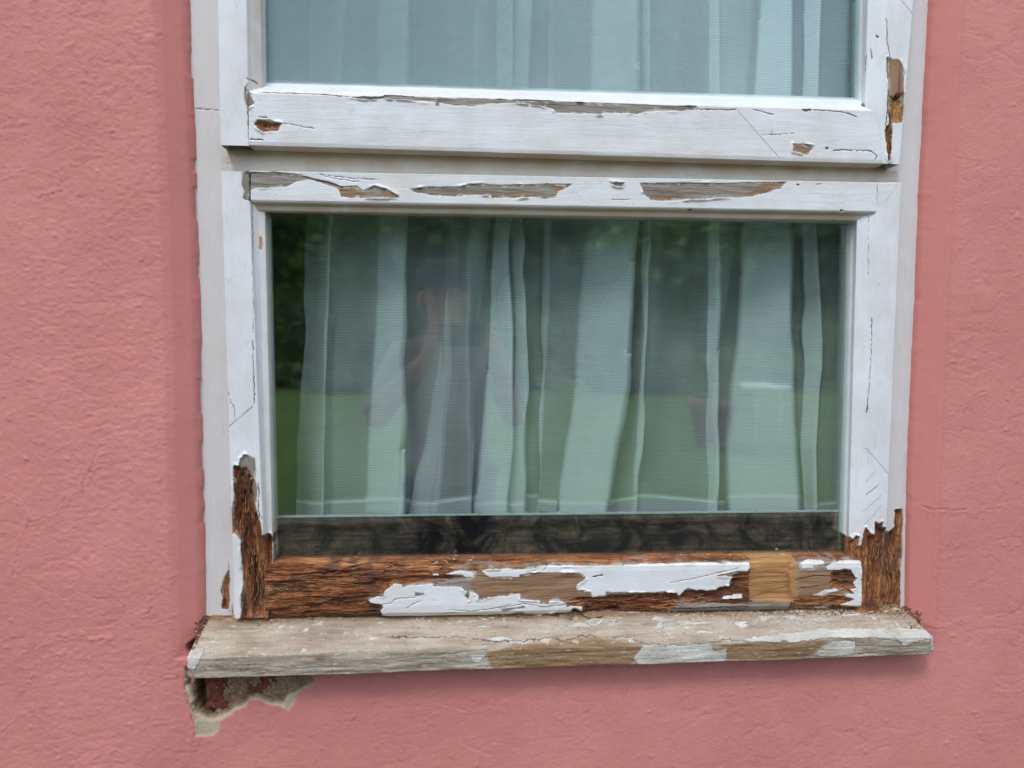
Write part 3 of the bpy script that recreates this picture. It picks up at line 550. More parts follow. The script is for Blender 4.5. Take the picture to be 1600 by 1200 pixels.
# ---------------------------------------------------------------- pink rendered wall
def wall():
    YW = -.030
    xs = np.concatenate([np.linspace(-3.2, -.86, 20, endpoint=False), np.arange(-.86, 1.14, .0021), np.linspace(1.142, 3.4, 20)])
    zs = np.concatenate([np.linspace(-.05, .72, 14, endpoint=False), np.arange(.72, 2.10, .0021), np.linspace(2.102, 3.2, 14)])
    X, Z = np.meshgrid(xs, zs, indexing='ij')
    lt = [(299,0),(302,100),(307,200),(309,300),(313,400),(317,560),(319,700),(321,800),(323,900),(325,965)]
    rt = [(1411,945),(1412,900),(1414,800),(1417,700),(1421,600),(1426,500),(1430,400),(1434,300),(1439,200),(1443,100),(1449,0)]
    op = XZ([(278,TOP-60)]+lt+[(327,1035),(1408,1008)]+rt+[(1467,TOP-60)], 0.0)
    wobx = fbm(Z*9, X*3, 3, 3)*.0030+fbm(Z*60, X*30, 4, 6)*.0022; d = -sdpoly(X, Z, op)/1000; d = d+wobx*sst(.022, .004, d)*np.where(X < .2, 1, -1)        # metres outside the opening
    left = X < .2
    prof_l = np.interp(d, [-.02, -.004, .0, .003, .010, .034, .046, .2], [.03, .02, .002, -.006, -.0135, -.0265, YW, YW])
    prof_r = np.interp(d, [-.02, -.004, .0, .003, .026, .036, .2], [.03, .02, .001, -.009, -.0235, YW, YW])
    Y = np.where(left, prof_l, prof_r)
    band = sst(.050, .028, d+fbm(X*40, Z*25, 4, 44)*.016)*(Z > P(800,1000,YW)[2])
    # below the sill only the flat face
    zl = np.interp(X, [P(290,1030,YW)[0], P(1462,1005,YW)[0]], [P(290,1030,YW)[2], P(1462,1005,YW)[2]])
    Y = np.where((Z < zl) & (d < .05), YW, Y)
    # stucco
    rough = .45+.60*sst(.55, .0, np.abs(X+.50)*1.9)*(X < 0)
    warp = fbm(X*30, Z*30, 3, 2)*.5
    st = fbm(X*170+warp, Z*230+warp, 4, 5)*.0015*rough+fbm(X*60, Z*90, 4, 8)*.0005*rough+fbm(X*8, Z*8, 3, 11)*.004+fbm(X*2.2, Z*2.2, 2, 13)*.008
    st *= (1-band*.72)
    lumps = np.clip(fbm(X*120, Z*120, 2, 21)-.30, 0, 1)*.010*(1-band*.5); st -= lumps
    ridg = np.abs(fbm(X*7+3, Z*16, 4, 23)); st += sst(.02, .0, ridg)*.0005*(1-band)
    Y = Y+st
    Y -= sst(.006,0,np.abs(d-.037))*.0012*(~left)*(Z > zl)                       # arris bead on the right
    # cracks
    L3 = lambda *p: cp(0,0,2.4,p); L4 = lambda *p: cp(0,500,1.7143,p)
    cks = [(L4((280,335),(265,350),(240,400),(215,460),(170,480),(150,510),(118,530),(85,545),(75,540),(45,640),(30,700)),.8), (L4((0,480),(30,478),(50,490),(70,530),(85,545)),.6), (L3((150,745),(158,735),(190,728),(235,725)),.9), (L3((240,630),(230,650),(230,690)),.6), (L3((525,150),(580,150),(605,120)),.6), (L4((60,900),(100,870),(160,850),(220,845)),.5), (L4((110,915),(180,900)),.5), (L4((0,1110),(60,1065),(110,1040)),.5), (L4((385,985),(440,950),(470,945)),.5),
           (c5((190,990),(270,996),(330,990),(430,992)),.6), (c5((310,700),(340,640),(380,620)),.4), (r6((130,1150),(128,1175),(118,1200),(122,1260)),1.0), (r6((40,650),(70,850),(110,960),(135,1080),(138,1150)),1.0), (cp(1350,800,2,[(60,380),(150,350),(240,370),(330,340)]),.4), (L4((470,690),(400,740),(405,780),(380,790)),.4)]
    ck = np.full(X.shape, 30.)
    near = (np.abs(X-.1) < 1.1) & (np.abs(Z-1.4) < .72)
    for l, wd in cks:
        xx = X[near]; zz = Z[near]; jx = fbm(xx*90, zz*90, 3, 4)*.009; jz = fbm(xx*90, zz*90, 3, 7)*.009
        ck[near] = np.minimum(ck[near], segdist(xx+jx, zz+jz, XZ(l, YW), False)*1000-wd*.5*vn(xx*30, zz*30, 2)*1.4)
    Y += sst(1.2, -.2, ck)*.0013; Y -= sst(9, 0, ck)*.0006*(ck > 0)
    # gap where the render meets the left side of the frame
    gap = np.where(left & (d > .0) & (d < .004), sst(.52, .62, vn(Z*45, Z*0, 3)), 0); Y += gap*.008
    # broken corner under the sill
    jag = fbm(X*60, Z*60, 4, 31)*9+fbm(X*260, Z*260, 3, 33)*4
    hole = r6((45,560),(1120,560),(1130,690),(1020,760),(930,800),(880,870),(790,860),(700,840),(640,820),(590,830),(520,900),(400,960),(300,1010),(230,985),(140,960),(120,900),(100,800),(60,720))
    bare = r6((35,560),(1150,560),(1140,700),(1010,790),(975,880),(940,925),(890,912),(860,890),(760,880),(680,850),(600,842),(520,920),(345,1020),(350,1070),(330,1110),(290,1140),(140,1158),(125,1100),(110,950),(60,850),(38,700))
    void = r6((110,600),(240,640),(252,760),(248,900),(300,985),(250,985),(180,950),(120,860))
    gapc = r6((50,450),(70,385),(120,340),(165,290),(205,240),(222,140),(330,120),(360,300),(260,440),(120,480))
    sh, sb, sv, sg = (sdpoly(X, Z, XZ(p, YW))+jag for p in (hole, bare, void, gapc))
    Y += sst(-1.5, 3, sb)*.0016*(1-sst(-2,2,sh))
    Y = np.where(sh > -3, Y+sst(-2.5, 2.5, sh)*(.011+fbm(X*70, Z*70, 4, 35)*.014+fbm(X*300, Z*300, 3, 36)*.005), Y)
    Y += sst(-2, 4, sv)*.020; Y += sst(-1.5, 3, sg)*(.022+fbm(X*120, Z*120, 3, 37)*.02)
    # remove the faces inside the opening
    F = gridF(len(xs), len(zs)); dc = d.ravel()[F].max(axis=1); zc = Z.ravel()[F].mean(axis=1)
    keep = dc > -.018; F = F[keep][:, ::-1]
    V = np.stack([X, Y, Z], -1).reshape(-1, 3)
    n = NT('pink_render'); v = n.coord(); b1 = n.noise(v, 3.2, 6, .6); b2 = n.noise(v, 45, 6, .65); b3 = n.noise(v, 260, 5, .65); b4 = n.noise(v, 800, 3)
    pk = n.mix(n.mr(b1, .35, .65), (.61,.223,.208), (.70,.275,.258)); pk = n.mix(n.mr(b2, .3, .75, 0, .35), pk, (.53,.185,.165))
    pk = n.mix(n.attr('band'), pk, n.mix(.5, pk, (.58,.195,.175)))
    pk = n.mix(n.mr(b3, .68, .78, 0, .5), pk, (.42,.14,.12)); pk = n.mix(n.mr(b2, .62, .75, 0, .25), pk, (.72,.34,.31))
    pl = n.mix(n.mr(b2, .3, .7), (.42,.35,.25), (.55,.48,.36)); mo = n.mix(n.mr(b3, .35, .65), (.17,.105,.06), (.38,.27,.17))
    col = n.mix(n.mr(n.attr('bare'), -.3, .3), pk, pl); col = n.mix(n.mr(n.attr('hole'), -1.5, 1.5), col, mo)
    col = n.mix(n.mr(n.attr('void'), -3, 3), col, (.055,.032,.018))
    col = n.mix(n.math('MULTIPLY', n.mr(n.attr('crack'), -.2, .5, 1, 0), .6), col, (.20,.065,.055))
    hz = n.math('ABSOLUTE', n.math('SUBTRACT', n.noise(n.coord((3,3,3.4)), 1.0, 6, .62, .4), .5)); hm = n.mr(n.noise(v, 2.3, 3), .50, .62)
    col = n.mix(n.math('MULTIPLY', n.mr(hz, 0, .0035, .45, 0), hm), col, (.36,.13,.11))
    col = n.mix(n.mr(n.noise(v, 520, 2), .70, .76, 0, .45), col, (.30,.11,.10)); col = n.mix(n.mr(n.noise(n.coord((9,9,2)), 1.0, 5), .55, .8, 0, .22), col, (.50,.20,.17))
    amp = n.mixf(n.attr('band'), 1.0, .35)
    h = n.math('ADD', n.math('MULTIPLY', b3, 1.0), n.math('ADD', n.math('MULTIPLY', b4, .45), n.math('MULTIPLY', b2, .8))); h = n.math('MULTIPLY', h, amp)
    n.bsdf(col, .78, n.bump(h, .0012, .85))
    o = mesh('house_wall', V, F, n.m, None, dict(bare=sb, hole=sh, void=np.maximum(sv, sg), crack=ck, band=band), label='salmon pink rendered house wall with broken plaster below the left end of the sill', cat='wall')
    # brick showing in the broken corner
    for (ba, bc, yy) in (((245,600),(462,900),-.0205), ((520,600),(1010,760),-.0190)):
     a = P(*r6(ba)[0], -.004); c = P(*r6(bc)[0], -.004)
     nb = 60; uu, vv = np.meshgrid(np.linspace(0,1,nb), np.linspace(0,1,nb), indexing='ij')
     V = np.stack([a[0]+(c[0]-a[0])*uu, yy+fbm(uu*9, vv*9, 4, 5)*.006, c[2]+(a[2]-c[2]+.02)*vv], -1)
     e = np.minimum.reduce([uu, 1-uu, vv, 1-vv]); V[...,1] += sst(.09, 0, e+fbm(uu*8+ba[0],vv*8,3,9)*.13)*.018; V[...,0] += fbm(vv*6, uu*2, 3, 2)*.006
     bm_ = simple('red_brick', (.17,.046,.028), .95, 120, .5, .003)
     mesh('brick', V.reshape(-1,3), gridF(nb, nb)[:, ::-1], bm_, o, label='bare red brick' if yy < -.020 else 'brown mortar-smeared brick')
wall()

# ---------------------------------------------------------------- curtain
def curtain():
    n = NT('sheer_voile'); v = n.coord(); 
    wv = n.n('ShaderNodeTexWave', wave_type='BANDS', bands_direction='Z'); n.set(wv.inputs['Vector'], v); wv.inputs['Scale'].default_value = 74; wv.inputs['Distortion'].default_value = 4; wv.inputs['Detail'].default_value = 2; wv.inputs['Detail Scale'].default_value = .6
    nz = n.noise(n.coord((14,14,340)), 1.0, 4); f = n.math('MULTIPLY', n.mr(wv.outputs[0], 0, 1, .86, 1.10), n.mr(nz, .3, .7, .93, 1.06))
    df = n.n('ShaderNodeBsdfDiffuse'); df.inputs[0].default_value = (.86,.90,.95,1); tl = n.n('ShaderNodeBsdfTranslucent'); tl.inputs[0].default_value = (.75,.8,.8,1)
    n.set(df.inputs['Normal'], n.bump(nz, .0003))
    m1 = n.n('ShaderNodeMixShader'); m1.inputs[0].default_value = .10; n.set(m1.inputs[1], df.outputs[0]); n.set(m1.inputs[2], tl.outputs[0])
    tr = n.n('ShaderNodeBsdfTransparent'); m2 = n.n('ShaderNodeMixShader')
    n.set(m2.inputs[0], n.math('MULTIPLY', f, n.mixf(n.attr('hem'), n.attr('gather'), .98), True)); n.set(m2.inputs[1], tr.outputs[0]); n.set(m2.inputs[2], m1.outputs[0])
    n.t.links.new(m2.outputs[0], n.out.inputs[0])
    # fold path: (x at y=-430, 0, 350, 580, 805 ; depth)  - the cloth runs forward, back on itself and forward again
    K = [((490,485,478,470,463), .095), ((560,540,520,512,505), .080), ((545,530,515,508,498), .100),
         ((640,640,638,633,632), .072), ((590,590,592,580,571), .092), ((660,665,665,650,642), .110),
         ((700,702,700,686,640), .104), ((712,708,702,700,672), .090), ((712,710,706,703,682), .078), ((760,745,737,736,738), .070), ((770,765,762,745,740), .100),
         ((800,802,800,798,800), .074), ((778,776,774,760,737), .096), ((830,832,818,825,824), .080), ((806,806,800,802,795), .100),
         ((868,866,862,850,845), .108), ((862,858,850,846,840), .098), ((985,1000,1000,985,948), .070), ((930,925,918,900,868), .092), ((975,980,990,980,950), .112),
         ((1016,1016,1016,1008,995), .080), ((1006,1006,1006,1000,990), .094), ((1060,1058,1060,1060,1050), .116), ((1128,1126,1127,1127,1124), .078), ((1110,1108,1107,1108,1106), .098),
         ((1185,1180,1150,1128,1120), .118), ((1270,1240,1236,1243,1250), .070), ((1190,1186,1160,1142,1128), .090), ((1260,1262,1256,1262,1258), .108), ((1285,1283,1272,1282,1276), .080), ((1250,1255,1250,1256,1250), .098), ((1330,1332,1328,1322,1309), .086)]
    keys = [-430, 0, 350, 580, 805]
    pys = np.concatenate([np.linspace(-430, 300, 60, endpoint=False), np.linspace(300, 806, 170)])
    kx = np.array([k[0] for k in K], float); ky = np.array([k[1] for k in K])
    per = 10; n_s = (len(K)-1)*per+1; s = np.linspace(0, len(K)-1, n_s); V = np.zeros((n_s, len(pys), 3)); HEM = np.zeros((n_s, len(pys)))
    for j, py in enumerate(pys):
        xk = np.array([np.interp(py, keys, kx[i]) for i in range(len(K))]); i0 = np.minimum(s.astype(int), len(K)-2); f = s-i0
        x = xk[i0]*(1-f)+xk[i0+1]*f; fs = f*f*(3-2*f); y = ky[i0]*(1-fs)+ky[i0+1]*fs
        x = x+(9.0*(vn(s*.9, py*.007+s*0, 3)-.5)+5.*(vn(s*.7, py*.022+s*0, 6)-.5))*np.clip(.35+.65*(py > 300), 0, 1); y = y+(vn(s*1.3, py*.008+s*0, 4)-.5)*.010
        dy = 0
        pyb = py+ (7*np.sin(s*1.1)+5*(vn(s*.8, s*0, 5)-.5))*sst(600, 806, py)
        for i in range(n_s):
            V[i, j] = P(x[i], pyb[i], y[i])
        hl = 783+6*np.sin(s*1.1+.6)+8*(vn(s*.5, s*0, 9)-.5); HEM[:, j] = np.maximum(np.exp(-((pyb-hl)/2.6)**2), sst(hl-1, hl+2, pyb)*.28)
    seg = np.diff(kx[:, 3]); gk = np.where(seg < 0, .74, np.where(seg < 26, .60, .36)); sc_ = np.clip(s, 0, len(K)-1.001)
    G = np.interp(sc_, np.arange(len(seg))+.5, gk)*.35+gk[sc_.astype(int)]*.65; GA = np.repeat(G[:, None], len(pys), 1)+(vn(s[:, None]*2.2, pys[None]*.012, 7)-.5)*.12
    root = empty('net_curtain', np.array([P(880,800,.09)[0], .09, P(880,800,.09)[2]]), label='sheer white net curtain hanging in folds behind the glass', cat='curtain')
    mesh('fabric', V.reshape(-1,3), gridF(n_s, len(pys)), n.m, root, dict(hem=HEM, gather=GA))
    hv, hf = [], []
    rd = simple('white_plastic', (.8,.8,.78), .4)
    a = P(450,-440,.09); c = P(1360,-440,.09); k = 10
    for e in (a, c):
        for q in range(k): hv.append(e+np.array([0, .008*math.cos(q*2*math.pi/k), .008*math.sin(q*2*math.pi/k)]))
    hf = [(q, (q+1)%k, k+(q+1)%k, k+q) for q in range(k)]+[tuple(range(k)), tuple(range(2*k-1, k-1, -1))]
    mesh('rod', hv, hf, rd, root)
curtain()
# room behind
MROOM = simple('room_wall', (.24,.23,.21), .9, 6, .2, .001)
x0, x1 = -1.7, 2.3; z0, z1 = .0, 2.6
V = [(x0,.04,z0),(x1,.04,z0),(x1,3.2,z0),(x0,3.2,z0),(x0,.04,z1),(x1,.04,z1),(x1,3.2,z1),(x0,3.2,z1)]
F = [(0,1,2,3),(7,6,5,4),(1,5,6,2),(2,6,7,3),(3,7,4,0)]
a, b, c, d = P(370,975,.04), P(1380,960,.04), P(1400,TOP,.04), P(330,TOP,.04)
V += [tuple(a), tuple(b), tuple(c), tuple(d)]; F += [(0,8,9,1),(1,9,10,5),(5,10,11,4),(4,11,8,0)]
mesh('room_interior', V, F, MROOM, None, smooth=False, kind='structure')

# ---------------------------------------------------------------- garden mirrored in the glass
n = NT('lawn_grass'); v = n.coord(); a = n.noise(v, .45, 8, .75); b = n.noise(v, 40, 4)
n.bsdf(n.mix(n.mr(a, .3, .7), (.050,.112,.014), (.125,.225,.034)), .9, n.bump(b, .02)); 
def gsheet(name, x0, x1, y0, y1, z, mat, amp=0):
    nx, ny = 60, 60; X, Y = np.meshgrid(np.linspace(x0,x1,nx), np.linspace(y0,y1,ny), indexing='ij'); Zz = z+fbm(X*.3, Y*.3, 3)*amp
    return mesh(name, np.stack([X,Y,Zz],-1).reshape(-1,3), gridF(nx,ny)[:, ::1], mat, None, kind='structure')
gsheet('lawn', -120, 120, -160, 3, -.03, n.m, .0)
MP = simple('dark_soil', (.008,.007,.006), .95, 5, .5, .01); MKB = simple('stone_kerb', (.10,.10,.085), .9, 8, .3, .004); MP2 = simple('gravel_path', (.17,.17,.12), .95, 3, .45, .02)
gsheet('flower_bed', -14, 14, -4.35, -.02, -.01, MP); box('kerb', (-14,-4.75,-.05), (14,-4.35,.04), MKB, None, kind='structure'); gsheet('path', -30, 30, -27, -19.5, -.02, MP2)
MLEAF = [simple('leaves_dark', (.09,.15,.04), .7, 2.0, .6), simple('leaves_mid', (.15,.26,.055), .7, 1.5, .5), simple('leaves_blue', (.12,.21,.12), .7, 1.5, .5)]
MBARK = simple('bark', (.10,.075,.055), .95, 12, .4, .02)
def leaves(cs, sz, rg):
    N = len(cs); a = rg.normal(size=(N,3)); a /= np.linalg.norm(a, axis=1)[:,None]; b = np.cross(a, rg.normal(size=(N,3))); b /= np.linalg.norm(b, axis=1)[:,None]
    s = sz*(.6+.8*rg.random((N,1))); V = np.stack([cs-a*s, cs-b*s*.6, cs+a*s, cs+b*s*.6], 1).reshape(-1,3); return V, np.arange(4*N).reshape(N,4)
def tree(x, y, h, r, mi, seed, label):
    rg = np.random.default_rng(seed); t = empty('tree', (x,y,0), label=label, cat='tree', group='trees at the end of the lawn')
    V, F = [], []; k = 9; lv = [(0,.22),(h*.2,.16),(h*.45,.11),(h*.8,.05)]
    for i, (z, rr) in enumerate(lv):
        for q in range(k): V.append((x+rr*math.cos(q*6.283/k)+.1*math.sin(z*2+seed)*(z>0), y+rr*math.sin(q*6.283/k), z))
    for i in range(3): F += [(i*k+q, i*k+(q+1)%k, (i+1)*k+(q+1)%k, (i+1)*k+q) for q in range(k)]
    for j in range(5):
        b = len(V); an = j*1.26+seed; z = h*(.3+.1*j); e = np.array([x+r*.7*math.cos(an), y+r*.7*math.sin(an), z+h*.15])
        for c_, rr in ((np.array([x,y,z]), .07), (e, .02)):
            for q in range(5): V.append(tuple(c_+np.array([rr*math.cos(q*1.2566), rr*math.sin(q*1.2566), 0])))
        F += [(b+q, b+(q+1)%5, b+5+(q+1)%5, b+5+q) for q in range(5)]
    mesh('trunk', V, F, MBARK, t)
    nc = 46; cc = rg.normal(size=(nc,3)); cc /= np.linalg.norm(cc, axis=1)[:,None]; cc *= rg.random((nc,1))**.4*np.array([[r, r, h*.36]]); cc += np.array([x,y,h*.62])
    pts = (cc[rg.integers(nc, size=5200)]+rg.normal(size=(5200,3))*np.array([[r*.2, r*.2, h*.07]])); pts[:,2] = np.maximum(pts[:,2], h*.12)
    Vl, Fl = leaves(pts, .27, rg); mesh('crown', Vl, Fl, MLEAF[mi], t, smooth=False)
for i, (x, y, h, r, mi, lab) in enumerate([(-9,-30,8.0,3.2,0,'dark broad tree farthest left beyond the gravel path'), (-4.5,-31,6.8,2.8,1,'mid green tree second from the left beyond the path'), (.5,-29.5,7.2,3.0,0,'dark tree straight behind the photographer'), (5,-31,6.5,2.9,2,'bluish green tree just right of the dark middle tree'), (9.5,-29,7.4,3.2,1,'mid green tree right of the bluish tree'), (14.5,-30,8.2,3.4,2,'tall bluish tree second from the right'), (19.5,-29,7.2,3.2,0,'dark tree farthest right beyond the path'), (-14,-29,7,3.2,2,'bluish tree left of the dark broad tree')]):
    tree(x, y, h, r, mi, 40+i, lab)
rg = np.random.default_rng(5); N = 26000; cs = np.stack([rg.uniform(-28,32,N), rg.uniform(-28.6,-27.4,N), rg.uniform(0,1,N)**.8*3.3], 1); cs[:,2] *= .8+.4*vn(cs[:,0]*.8, cs[:,0]*0, 3)
hd = empty('hedge', (0,-28,0), label='long clipped green hedge along the back of the lawn', cat='hedge')
Vl, Fl = leaves(cs, .17, rg); mesh('foliage', Vl, Fl, MLEAF[1], hd, smooth=False); box('core', (-28,-28.35,0), (32,-27.65,2.7), MLEAF[0], hd)

for i, (x, y, r, h, mi, lab) in enumerate([(-7.5,-23,2.0,1.7,1,'round mid green bush left in front of the hedge'), (-3.6,-25.5,1.5,2.6,2,'tall bluish bush against the hedge'), (-.6,-21.5,1.3,1.0,0,'low dark bush on the lawn nearest the path'), (2.6,-24,1.9,1.9,1,'broad mid green bush behind the table'), (5.6,-19,1.2,1.1,2,'low bluish bush right of the table'), (8.6,-23.5,2.3,2.2,0,'dark bush right of the low bluish one'), (12.5,-21,1.7,1.5,1,'mid green bush second from the right'), (16,-23,2.2,2.4,2,'tall bluish bush farthest right'), (-9.6,-17.5,1.5,.8,1,'low spreading bush at the left edge of the path'), (-5.4,-18.6,2.0,.7,0,'wide flat bush on the path left of the photographer'), (-2.2,-17,1.1,.55,2,'small bluish bush on the path just left of the photographer'), (1.2,-18.2,1.8,.75,1,'wide low bush on the path behind the photographer'), (4.4,-16.6,1.4,.6,0,'small dark bush on the path behind the table'), (7.9,-18.4,2.1,.9,1,'wide green bush on the path right of the table'), (11.6,-17.2,1.6,.7,2,'small bluish bush near the right end of the path'), (-11.5,-21,1.8,1.3,0,'low dark bush farthest left')]):
    rg = np.random.default_rng(80+i); b_ = empty('shrub', (x,y,0), label=lab, cat='shrub', group='shrubs in front of the hedge')
    p = rg.normal(size=(2600,3)); p /= np.linalg.norm(p, axis=1)[:,None]; p *= rg.random((2600,1))**.3*np.array([[r, r*.8, h*.55]])*(.75+.5*vn(p[:,0]*2.5+i, p[:,2]*2.5+p[:,1], 2))[:,None]; p += np.array([x,y,h*.5]); p[:,2] = np.abs(p[:,2])
    Vl, Fl = leaves(p, .12, rg); mesh('foliage', Vl, Fl, MLEAF[mi], b_, smooth=False)
    V, F = [], []
    for q in range(4):
        V_, F_ = [(x+dx*.04, y+dy*.04, 0) for dx, dy in ((-1,-1),(1,-1),(1,1),(-1,1))]+[(x+r*.4*math.cos(q*1.6)+dx*.015, y+r*.4*math.sin(q*1.6)+dy*.015, h*.7) for dx, dy in ((-1,-1),(1,-1),(1,1),(-1,1))], [(0,1,5,4),(1,2,6,5),(2,3,7,6),(3,0,4,7)]
        F += [tuple(k_+len(V) for k_ in f_) for f_ in F_]; V += V_
    mesh('stem', V, F, MBARK, b_)
# garden table and pot
MW = simple('white_plastic_table', (.75,.75,.74), .4, 20, .05, .0005); MTC = simple('terracotta', (.50,.22,.16), .8, 30, .2)
def lathe(prof, c, k=28):
    V = []; F = []
    for r, z in prof:
        for q in range(k): V.append((c[0]+r*math.cos(q*2*math.pi/k), c[1]+r*math.sin(q*2*math.pi/k), c[2]+z))
    for i in range(len(prof)-1): F += [(i*k+q, i*k+(q+1)%k, (i+1)*k+(q+1)%k, (i+1)*k+q) for q in range(k)]
    return V, F
tp = (4.0,-8.4,0); tb = empty('garden_table', tp, label='round white garden table standing on the lawn', cat='table')
V, F = lathe([(0,.70),(.40,.70),(.42,.715),(.42,.735),(.40,.745),(0,.745)], tp); mesh('tabletop', V, F, MW, tb)
for k in range(4):
    an = k*math.pi/2+.5; V, F = lathe([(.0,0),(.018,0),(.022,.70),(0,.70)], (tp[0]+.28*math.cos(an), tp[1]+.28*math.sin(an), 0), 10); mesh('leg', V, F, MW, tb)
pc_ = (3.35,-8.2,0); pt_ = empty('plant_pot', pc_, label='large terracotta pot beside the white garden table', cat='pot')
V, F = lathe([(0,.02),(0,0),(.20,0),(.30,.50),(.34,.50),(.34,.58),(.30,.58),(.28,.50),(0,.50)], pc_); mesh('pot_body', V, F, MTC, pt_)
rg = np.random.default_rng(9); cs = rg.normal(size=(500,3))*.13+np.array([pc_[0],pc_[1],.72]); Vl, Fl = leaves(cs, .05, rg); mesh('foliage', Vl, Fl, MLEAF[1], pt_, smooth=False)

# ---------------------------------------------------------------- the photographer, seen mirrored in the pane
MSK = simple('skin', (.50,.28,.20), .6, 20, .1, .0003); MJ = simple('jacket_cloth', (.23,.20,.21), .9, 60, .15, .001); MTR = simple('trouser_cloth', (.05,.07,.12), .9, 60, .2); MCAP = simple('cap_cloth', (.03,.04,.05), .9, 60, .2)
pl = (0,-1.74,0)
per = empty('person', pl, label='person in grey jacket and dark cap raising a phone in both hands', cat='person')
def skin(name, vs, es, rad, mat, parent, sub=2, **k):
    me = bpy.data.meshes.new(name); me.from_pydata([tuple(np.array(v)-np.array(pl)) for v in vs], es, []); me.materials.append(mat)
    o = bpy.data.objects.new(name, me); SC.collection.objects.link(o); o.parent = parent
    o.modifiers.new('Skin', 'SKIN').use_smooth_shade = True
    for i, r in enumerate(rad): me.skin_vertices[0].data[i].radius = (r, r) if not isinstance(r, tuple) else r
    me.skin_vertices[0].data[0].use_root = True
    m = o.modifiers.new('Sub', 'SUBSURF'); m.levels = sub; m.render_levels = sub
    return meta(o, **k)
vs, es, rd = [], [], []
def add(p, r, par=None):
    vs.append(p); rd.append(r); i = len(vs)-1
    if par is not None: es.append((par, i))
    return i
pel = add((0,-1.76,.92), (.15,.11)); wst = add((0,-1.77,1.06), (.135,.095), pel); cht = add((0,-1.76,1.24), (.16,.105), wst); shl = add((0,-1.74,1.36), (.11,.08), cht)
nk = add((-.01,-1.72,1.43), .055, shl); jw = add((-.015,-1.69,1.49), (.062,.068), nk); hd1 = add((-.018,-1.69,1.56), (.072,.088), jw); hd2 = add((-.018,-1.70,1.635), (.070,.085), hd1); add((-.018,-1.70,1.675), (.045,.055), hd2)
PH = np.array([.045,-1.212,1.432])        # phone centre
for sx in (-1, 1):
    sh = add((sx*.165,-1.74,1.345), .062, shl); el = add((sx*.265-.01,-1.60,1.10), .046, sh); wr = add((PH[0]+sx*.115,-1.34,1.35), .028, el); pm_ = add((PH[0]+sx*.10,-1.265,1.395), (.036,.022), wr); 
    for f in range(4):
        z = 1.395+.022*f; b0 = add((PH[0]+sx*.098,-1.238,z), .0095, pm_); b1 = add((PH[0]+sx*.094,-1.212,z+.004), .0088, b0); b2 = add((PH[0]+sx*(.074+.002*f),-1.196 if sx*1 > 0 or True else 0,z+.006), .0078, b1)
    t0 = add((PH[0]+sx*.085,-1.25,1.385), .0115, pm_); t1 = add((PH[0]+sx*.066,-1.234,1.392), .0095, t0); add((PH[0]+sx*.046,-1.228,1.402), .0085, t1)
    hp = add((sx*.09,-1.76,.86), .085, pel); kn = add((sx*.11,-1.73,.48), .055, hp); an = add((sx*.12,-1.77,.08), .038, kn); add((sx*.13,-1.63,.035), .035, an)
body = skin('body', vs, es, rd, MSK, per)
def sub(idx_par, rads, name, mat):
    pass
J = [((0,-1.76,.80),(.185,.145)), ((0,-1.76,.92),(.175,.135)), ((0,-1.77,1.06),(.165,.125)), ((0,-1.76,1.24),(.185,.130)), ((0,-1.74,1.37),(.13,.10)), ((-.01,-1.725,1.425),.075)]
jv = [a for a, b in J]; jr = [b for a, b in J]; je = [(0,1),(1,2),(2,3),(3,4),(4,5)]
for sx in (-1, 1):
    b = len(jv); jv += [(sx*.17,-1.74,1.345),(sx*.265-.01,-1.60,1.13),(PH[0]+sx*.118,-1.36,1.34)]; jr += [.075,.052,.038]; je += [(4,b),(b,b+1),(b+1,b+2)]
skin('jacket', jv, je, jr, MJ, per)
tv = [(0,-1.76,.93)]; tr_ = [(.165,.125)]; te = []
for sx in (-1, 1):
    b = len(tv); tv += [(sx*.09,-1.76,.84),(sx*.11,-1.73,.48),(sx*.12,-1.77,.10)]; tr_ += [.105,.078,.062]; te += [(0,b),(b,b+1),(b+1,b+2)]
skin('trousers', tv, te, tr_, MTR, per)
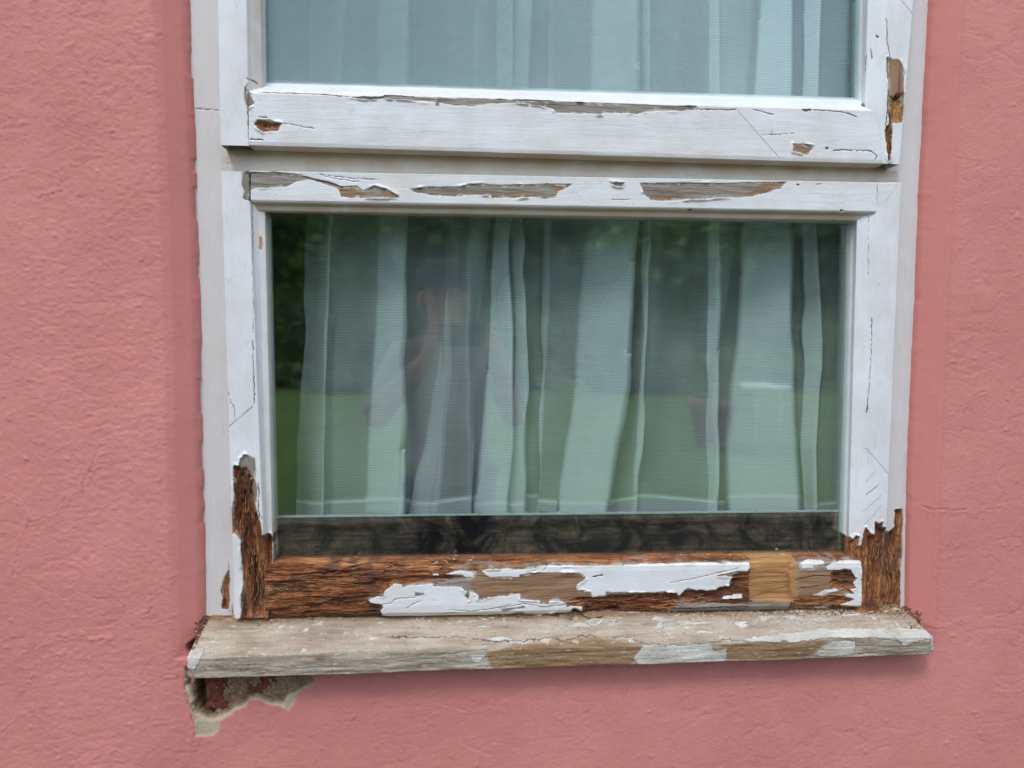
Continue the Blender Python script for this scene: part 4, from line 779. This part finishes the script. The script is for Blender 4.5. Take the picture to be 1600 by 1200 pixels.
V, F = lathe([(.098,0),(.101,.03),(.092,.075),(.06,.105),(0,.112)], (-.018,-1.70,1.60), 24); mesh('cap', V, F, MCAP, per)
V = []; 
for i in range(9):
    an = math.pi*i/8; V += [(-.018-.085*math.cos(an), -1.70+.05, 1.605), (-.018-.075*math.cos(an), -1.70+.06+.10*math.sin(an), 1.598)]
V2 = [(a_, b_, c_+.006) for a_, b_, c_ in V]; nn = len(V); F = [(2*i,2*i+1,2*i+3,2*i+2) for i in range(8)]+[(nn+2*i,nn+2*i+2,nn+2*i+3,nn+2*i+1) for i in range(8)]+[(2*i+1,nn+2*i+1,nn+2*i+3,2*i+3) for i in range(8)]
mesh('cap_peak', V+V2, F, MCAP, per)
MEY = simple('eye', (.05,.04,.03), .3); MLIP = simple('lips', (.40,.16,.13), .6)
for sx in (-1, 1):
    V, F = lathe([(0,-.008),(.008,-.005),(.011,0),(.008,.005),(0,.008)], (-.018+sx*.032,-1.612,1.577), 12); mesh('eye', V, F, MEY, per)
    V, F = lathe([(0,-.03),(.012,-.02),(.016,0),(.012,.02),(0,.03)], (-.018+sx*.080,-1.69,1.56), 10); mesh('ear', V, F, MSK, per)
V, F = lathe([(0,-.01),(.016,-.008),(.012,.015),(.006,.04),(0,.045)], (-.018,-1.602,1.535), 12); mesh('nose', V, F, MSK, per)
V, F = lathe([(0,-.006),(.022,-.003),(.024,0),(.022,.003),(0,.006)], (-.018,-1.628,1.508), 14); mesh('mouth', V, F, MLIP, per)
MPH = simple('phone_shell', (.02,.022,.025), .25, 40, .1, .0001)
box('mobile_phone', (PH[0]-.076,-1.2165,PH[2]-.036), (PH[0]+.076,-1.2085,PH[2]+.036), MPH, None, label='black mobile phone held up in both hands of the photographer', cat='phone')
ph = bpy.data.objects['mobile_phone']
V, F = lathe([(0,0),(.007,0),(.007,.002),(0,.002)], (0,0,0), 16); V = [(CAMX+a_, -1.2065-c_*.5, CAMZ-.000+b_) for a_, b_, c_ in V]; mesh('lens', V, F, MEY, ph)
